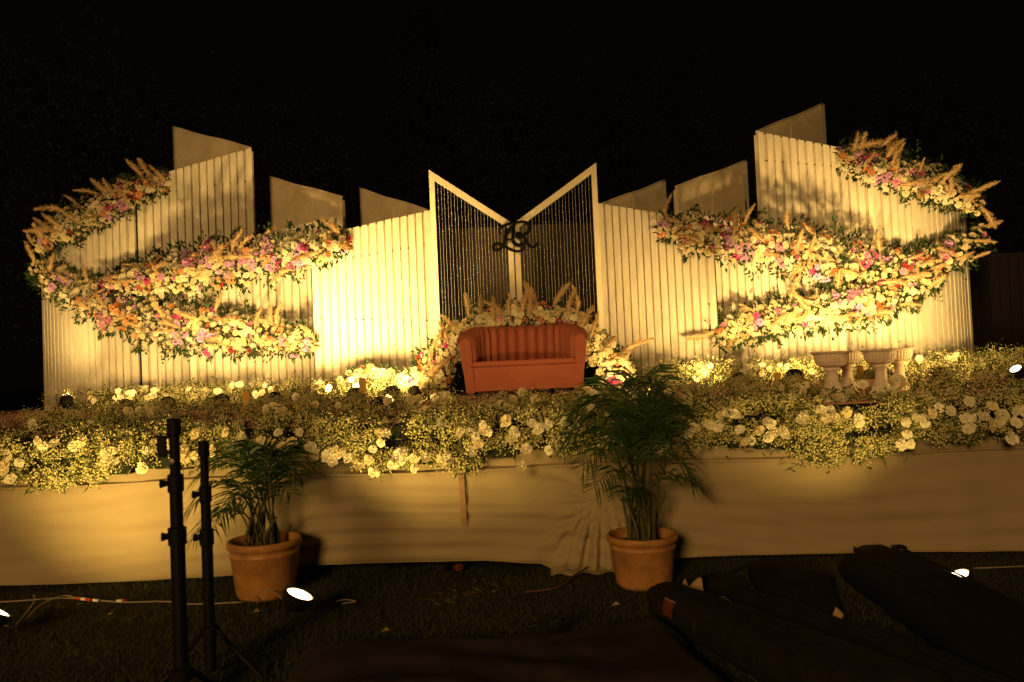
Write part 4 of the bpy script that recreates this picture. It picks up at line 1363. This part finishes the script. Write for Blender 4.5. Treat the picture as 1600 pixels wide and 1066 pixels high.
# red patch
pc_ = P(1080, 963, 4.75)
def patch_pt(u, v):
    f_ = 3.6 + 1.5 * u; i0 = int(f_); p_ = cl[i0].lerp(cl[i0 + 1], f_ - i0)
    w_ = rw[i0] * 1.04; h_ = rh[i0] * 1.05
    an = math.radians(60 + 38 * v)
    # side that faces the camera
    sgn = -1 if (-sdir).dot(-p_) > 0 else 1
    return p_ + sdir * sgn * math.cos(math.radians(-8 + 40 * v)) * w_ + Vector((0, 0, 1)) * math.sin(math.radians(-8 + 40 * v)) * h_ - sdir * .0 + (CAM - p_).normalized() * .014
mb = MB(); mb.grid(lambda u, v: patch_pt(u, v), 6, 6); pt_ = mb.obj('logo_patch', M_logo, bag)
mb = MB(); mb.tube([patch_pt(u, 1.02) + Vector((0, 0, .004)) for u in np.linspace(0, 1, 8)], .004, 5); mb.obj('patch_edge', M_paper, pt_)
# zip pull
zp = P(1276, 1028, 3.95)
mb = MB(); mb.tube([P(1258, 1036, 3.9), P(1276, 1027, 3.9)], .006, 6); mb.tube([P(1276, 1027, 3.9), P(1282, 1024, 3.9)], .011, 6); mb.obj('zip_pull', M_metal, bag)

# second slimmer bag lying behind it
A2 = PG(1110, 935); B2 = PG(1610, 1180)
A2.z = .09; B2.z = .12
bag2 = thing('tripod_bag', 'slim dark bag lying behind the patched tripod bag', 'bag', (A2.x, A2.y, 0))
cl2 = [A2.lerp(B2, i / 19) + Vector((0, 0, .01 * math.sin(i))) for i in range(20)]
mb = MB(); blob_path(mb, cl2, [.06 + .12 * i / 19 for i in range(20)], [.07 + .06 * i / 19 for i in range(20)], 18, .03, 6); mb.obj('bag_body', M_bag2, bag2, smooth=True)
mb = MB(); mb.tube([c_ + Vector((0, 0, .072 + .06 * i / 19)) for i, c_ in enumerate(cl2)], .006, 5); mb.obj('zip', M_strap, bag2)
# crumpled pouch
A3 = PG(1195, 905); B3 = PG(1290, 985)
A3.z = .06; B3.z = .06
bag3 = thing('pouch', 'crumpled black pouch on the grass between the long bags', 'bag', (A3.x, A3.y, 0))
mb = MB(); blob_path(mb, [A3.lerp(B3, i / 11) + Vector((0, 0, .07 * math.sin(math.pi * i / 11))) for i in range(12)], [.10 + .13 * math.sin(math.pi * i / 11) for i in range(12)], [.06 + .045 * math.sin(math.pi * i / 11) for i in range(12)], 16, .07, 12); mb.obj('pouch_body', M_bag, bag3, smooth=True)
mb = MB(); mb.tube([A3 + Vector((-.04, 0, .08)), A3 + Vector((-.16, 0, .05)), A3 + Vector((-.26, .02, .0))], .02, 6); mb.obj('strap', M_strap, bag3)
# big padded case at the right
bag4 = thing('padded_case', 'big black padded equipment case with piping at the right foreground', 'bag', tuple(PG(1480, 960)))
A4 = PG(1365, 912); B4 = PG(1830, 1200)
A4.z = .13; B4.z = .13
cl4 = [A4.lerp(B4, i / 23) for i in range(24)]
mb = MB(); blob_path(mb, cl4, [.26 + .10 * i / 23 - (.05 if i == 0 else 0) for i in range(24)], [.125 - (.04 if i == 0 else 0) + .004 * math.sin(i) for i in range(24)], 26, .022, 21); mb.obj('bag_body', M_bag, bag4, smooth=True)
t4 = (B4 - A4).normalized(); s4 = t4.cross(Vector((0, 0, 1))).normalized()
for off in (-.17, .12):
    mb = MB(); mb.tube([c_ + s4 * off * (1 + .3 * i / 23) + Vector((0, 0, .120)) for i, c_ in enumerate(cl4)], .007, 6); mb.obj('piping', M_bag2, bag4)
mb = MB(); mb.tube([A4 + s4 * -.12 + Vector((0, 0, .09)), A4 + s4 * -.06 + Vector((0, -.01, .118)), A4 + s4 * .06 + Vector((0, -.01, .118)), A4 + s4 * .12 + Vector((0, 0, .09))], .018, 8); mb.obj('handle', M_strap, bag4, smooth=True)
mb = MB(); mb.tube([A4 + s4 * -.25 + Vector((0, .05, .09)), A4 + s4 * -.2 + Vector((0, .0, .112)), A4 + s4 * -.14 + Vector((0, .0, .11))], .016, 8); mb.obj('handle', M_strap, bag4, smooth=True)

# black cloth spread in the foreground
clo_out = [(470, 1000), (640, 990), (850, 984), (1000, 962), (1040, 975)]
def cloth_fn(u, v):
    # u left to right, v far to near
    fx, fy = np.interp(u, [0, .3, .65, .95, 1], [462, 620, 840, 1000, 1060]), np.interp(u, [0, .04, .3, .65, .95, 1], [1012, 1003, 991, 986, 964, 985])
    far = PG(float(fx), float(fy), .10)
    nx = np.interp(u, [0, 1], [395, 1250])
    near = PG(float(nx), 1130, .12)
    p_ = far.lerp(near, v)
    e = min(1, u / .07) * min(1, v / .12) * min(1, (1 - u) / .05)
    h = .02 + .10 * e ** .6
    h += .012 * math.sin(v * 17 + 3 * math.sin(u * 6)) * e + .018 * math.sin(u * 5 + v * 9) * e + .045 * math.exp(-((v - .10) / .09) ** 2) * (u > .55) * min(1, (u - .55) / .2)
    h += .008 * math.sin(u * 31 + v * 13) * e
    return (p_.x, p_.y, h)
mb = MB(); mb.grid(cloth_fn, 90, 50)
co = mb.obj('black_cloth', M_cloth, smooth=True)
tag(co, 'wrinkled black cloth spread over the grass at the bottom centre', 'cloth')
# camera clamp standing on the far edge of the cloth
cc = P(850, 975, 4.42)
cl_ = thing('clamp', 'small black camera clamp with two bright rods on the far edge of the cloth', 'clamp', (cc.x, cc.y, .06))
z0 = .09
mb = MB()
mb.box((cc.x, cc.y, z0 + .055), (.06, .05, .11)); mb.box((cc.x + .01, cc.y - .005, z0 + .115), (.075, .045, .03))
mb.obj('clamp_body', M_black, cl_, bevel=.006)
mb = MB(); mb.tube([(cc.x + .03, cc.y, z0 + .10), (cc.x + .09, cc.y, z0 + .12)], .008, 6); mb.tube([(cc.x + .085, cc.y, z0 + .118), (cc.x + .105, cc.y, z0 + .125)], .024, 10); mb.obj('knob', M_black, cl_)
mb = MB(); mb.tube([(cc.x - .03, cc.y, z0 + .08), (cc.x - .08, cc.y, z0 + .065)], .016, 8); mb.obj('knob', M_black, cl_)
for dx in (-.018, .028):
    mb = MB(); mb.tube([(cc.x + dx, cc.y - .01, z0 + .13), (cc.x + dx + .02, cc.y, z0 + .175)], .005, 6); mb.obj('rod', M_bark, cl_)

# papers
def paper(px, py, label, pts, Y):
    mb = MB()
    b0 = [P(px + x_, py + y_, Y + dy_) for x_, y_, dy_ in pts]
    mb.add(b0, [tuple(range(len(b0)))])
    o = mb.obj('paper', M_paper)
    m_ = o.modifiers.new('thick', 'SOLIDIFY'); m_.thickness = .002
    return tag(o, label, 'paper', None)
paper(1080, 915, 'upright torn brown paper standing behind the tripod bag, forked at the top', [(-18, 6, 0), (-10, -11, .01), (-4, 2, 0), (10, -12, .03), (16, -12, .02), (20, 14, 0), (34, 16, 0), (32, 34, 0), (0, 30, 0)], 5.0)
paper(1130, 942, 'flat piece of brown paper between the tripod bag and the slim bag', [(-20, -8, 0), (0, -10, .05), (30, 8, .03), (34, 18, 0), (0, 10, -.05)], 4.75)
paper(1298, 960, 'small folded brown cardboard piece beside the crumpled pouch', [(-20, -4, 0), (2, 4, 0), (8, -12, .02), (20, 0, .02), (16, 10, 0), (-14, 6, 0)], 4.3)

# ================================================================== CABLES AND LITTER ON THE LAWN
def cable(pts, label, m=M_cable, r=.006, group='cables on the lawn'):
    q = [PG(x_, y_, z_) for x_, y_, z_ in pts]
    out = []
    for i in range(len(q) - 1):
        p0, p1, p2, p3 = q[max(i - 1, 0)], q[i], q[i + 1], q[min(i + 2, len(q) - 1)]
        for s_ in np.linspace(0, 1, 6)[:-1]:
            s_ = float(s_)
            out.append(0.5 * ((2 * p1) + (-p0 + p2) * s_ + (2 * p0 - 5 * p1 + 4 * p2 - p3) * s_ ** 2 + (-p0 + 3 * p1 - 3 * p2 + p3) * s_ ** 3))
    out.append(q[-1])
    mb = MB(); mb.tube(out, r, 6)
    o = mb.obj('cable', m, smooth=True)
    return tag(o, label, 'cable', group)
cable([(-60, 944, .03), (30, 939, .035), (90, 935, .04), (130, 936, .04), (190, 941, .035), (256, 940, .03), (300, 944, .03), (380, 941, .02)], 'pale cable running along the stage front at the left with red and white tape', M_cable, .006)
cable([(-10, 974, .03), (20, 979, .03), (28, 972, .03), (45, 952, .05), (54, 938, .06), (52, 930, .06)], 'pale cable looping up beside the left edge floodlight', M_cable, .005)
cable([(40, 968, .03), (62, 946, .04), (88, 934, .06), (105, 931, .05), (122, 936, .04)], 'pale cable end crossing the taped cable', M_cable, .005)
for k, (x_, y_, m_) in enumerate(((124, 935, M_tapered), (131, 936, M_tapewht), (138, 937, M_tapered), (150, 938, M_tapewht), (187, 939, M_tapewht), (192, 938, M_tapered))):
    a_ = PG(x_ - 4, y_, .045); b2 = PG(x_ + 4, y_ + .6, .045)
    mb = MB(); mb.tube([a_, b2], .010, 8)
    tag(mb.obj('tape_wrap', m_), ['first red tape wrap on the left cable', 'first white tape wrap on the left cable', 'second red tape wrap on the left cable', 'white tape wrap in the middle of the left cable', 'white tape wrap near the light stand', 'last red tape wrap near the light stand'][k], 'tape', 'tape wraps on the left cable')
cable([(402, 944, .02), (402, 930, .06), (412, 923, .09), (428, 925, .08), (440, 936, .05)], 'thin cable loop from the left grass floodlight', M_cable, .004)
cable([(490, 938, .04), (520, 940, .03), (540, 937, .05), (556, 940, .04), (535, 943, .03)], 'short looped wire right of the left grass floodlight', M_cable, .004)
cable([(960, 868, .1), (930, 880, .05), (900, 897, .03), (870, 918, .02), (820, 925, .02)], 'dull brown cable running from the stage past the right pot', M_cable2, .006)
cable([(1520, 888, .03), (1550, 887, .05), (1620, 884, .03)], 'pale cable on the grass at the right edge', M_cable, .005)
def litter(px, py, label, s_=.03, m=M_dry):
    c = PG(px, py, .05)
    mb = MB()
    mb.add([c + Vector((-s_, 0, 0)), c + Vector((-.2 * s_, -s_ * .5, s_ * .5)), c + Vector((s_, 0, .3 * s_)), c + Vector((.2 * s_, .5 * s_, s_ * .9))], [(0, 1, 2), (0, 2, 3)])
    tag(mb.obj('dry_leaf', m), label, 'leaf', 'dry leaves on the grass')
litter(399, 958, 'pale dry leaf on the grass below the left pot', .03)
litter(962, 947, 'pale dry leaf on the grass left of the tripod bag', .028, M_cable)
litter(602, 988, 'brown dry leaf at the far edge of the black cloth', .03)
litter(170, 962, 'dry leaf on the grass left of the light stands', .022)
# grass wisps / dry stalks scattered
ws = []
for (px, py, n_) in ((740, 925, 26), (770, 915, 14), (700, 940, 16), (95, 945, 12), (180, 965, 10)):
    for _ in range(n_):
        a_ = PG(px + random.gauss(0, 18), py + random.gauss(0, 6), .03)
        ws.append((a_, a_ + Vector((random.gauss(0, .06), random.gauss(0, .04), random.uniform(0, .03)))))
V, F = stems(np.array([a_ for a_, _ in ws]), np.array([b2 for _, b2 in ws]), .0025)
stuff(link('straw', npmesh('straw', V, F, M_dry)))
# red cloth scrap under the hem
mb = MB()
c = P(618, 884, 6.3)
mb.grid(lambda u, v: (c.x - .11 + .22 * u, 6.30 + .1 * v, .02 + .07 * math.sin(math.pi * u) * (1 - v * .6)), 10, 5)
tag(mb.obj('red_bundle', M_redcloth, smooth=True), 'dull red cloth bundle showing under the skirt hem', 'cloth')
for k, (px, py, lab) in enumerate(((692, 879, 'left of two small stones in the gap under the skirt hem'), (718, 880, 'right of two small stones in the gap under the skirt hem'))):
    c = PG(px, py + 8, .0)
    mb = MB(); mb.lathe([(0, 0), (.04, .005), (.045, .03), (.025, .05), (0, .055)], 8, (c.x, 6.33, .0))
    tag(mb.obj('stone', M_redcloth if k else M_bark, smooth=False), lab, 'stone', 'small stones under the stage')

# ================================================================== BEYOND THE STAGE
a = P(1516, 398, 15.0)
fe = thing('sheet_fence', 'dark ribbed sheet fence beyond the right end of the stage', 'fence', (a.x + 3, 15, 0))
for k in range(34):
    x0 = a.x - 1.0 + k * .19
    mb = MB()
    mb.hexa([(x0, 15, 0), (x0 + .182, 15, 0), (x0 + .15, 15.05, 0), (x0 + .03, 15.05, 0)], [(x0, 15, a.z), (x0 + .182, 15, a.z), (x0 + .15, 15.05, a.z), (x0 + .03, 15.05, a.z)])
    mb.obj('sheet_rib', M_fence, fe)
def tree(px, top_py, Y, crown_r, h0, label, seed, conifer=False):
    rn = np.random.default_rng(seed)
    top = P(px, top_py, Y)
    x = top.x; H_ = top.z
    t = thing('background_tree', label, 'tree', (x, Y, 0), 'dark trees behind the stage')
    mb = MB()
    pts = [(x, Y, -.02), (x + .1, Y, H_ * .3), (x - .1, Y + .1, H_ * .6), (x, Y, H_ * .92)]
    mb.tube(pts, [.28, .22, .14, .03], 9)
    for k in range(12):
        f_ = .35 + .55 * k / 12
        an = rn.uniform(0, 6.28)
        L_ = crown_r * (.9 - .5 * f_ if conifer else .8)
        p0 = Vector((x, Y, H_ * f_)); d_ = Vector((math.cos(an), math.sin(an), .1 if conifer else .6))
        mb.tube([p0, p0 + d_ * L_ * .5, p0 + d_ * L_ + Vector((0, 0, .1 * L_))], [.07, .045, .012], 5)
    mb.obj('trunk', M_bark, t, smooth=True)
    nC = 90
    if conifer:
        f_ = rn.random(nC) ** .8; z = H_ * (.2 + .8 * f_); rr = crown_r * (1 - f_) * rn.uniform(.3, 1, nC) + .1
        an = rn.uniform(0, 6.28, nC)
        C = np.stack([x + rr * np.cos(an), Y + rr * np.sin(an), z], 1)
    else:
        d_ = rand_dirs(nC) * (rn.uniform(.25, 1, (nC, 1)) ** .5)
        C = np.array([x, Y, H_ * .62]) + d_ * np.array([crown_r, crown_r, H_ * .38])
    nl = 90
    idx = np.repeat(np.arange(nC), nl)
    pos = C[idx] + rn.normal(0, .38 if conifer else crown_r * .13, (nC * nl, 3))
    V, F = leaves(pos, norm(rand_dirs(len(pos)) + np.array([0, -.3, -.3])), .17, .08)
    stuff(link('crown', npmesh('crown', V, F, M_tree), t))
tree(80, 60, 24, 4.2, 0, 'broad dark tree behind the far left of the stage', 1)
tree(300, 95, 27, 4.4, 0, 'dark round tree behind the tall left screen', 2)
tree(430, 190, 25, 3.2, 0, 'lower dark tree left of the conifer', 3)
tree(655, 20, 30, 3.4, 0, 'tall slim conifer rising behind the left bead frame', 4, True)
tree(800, 130, 28, 4.0, 0, 'dark tree behind the middle of the backdrop', 5)
tree(960, 80, 30, 4.6, 0, 'dark tree right of the middle of the backdrop', 6)
tree(1430, 130, 28, 4.6, 0, 'dark tree behind the far right of the stage', 7)
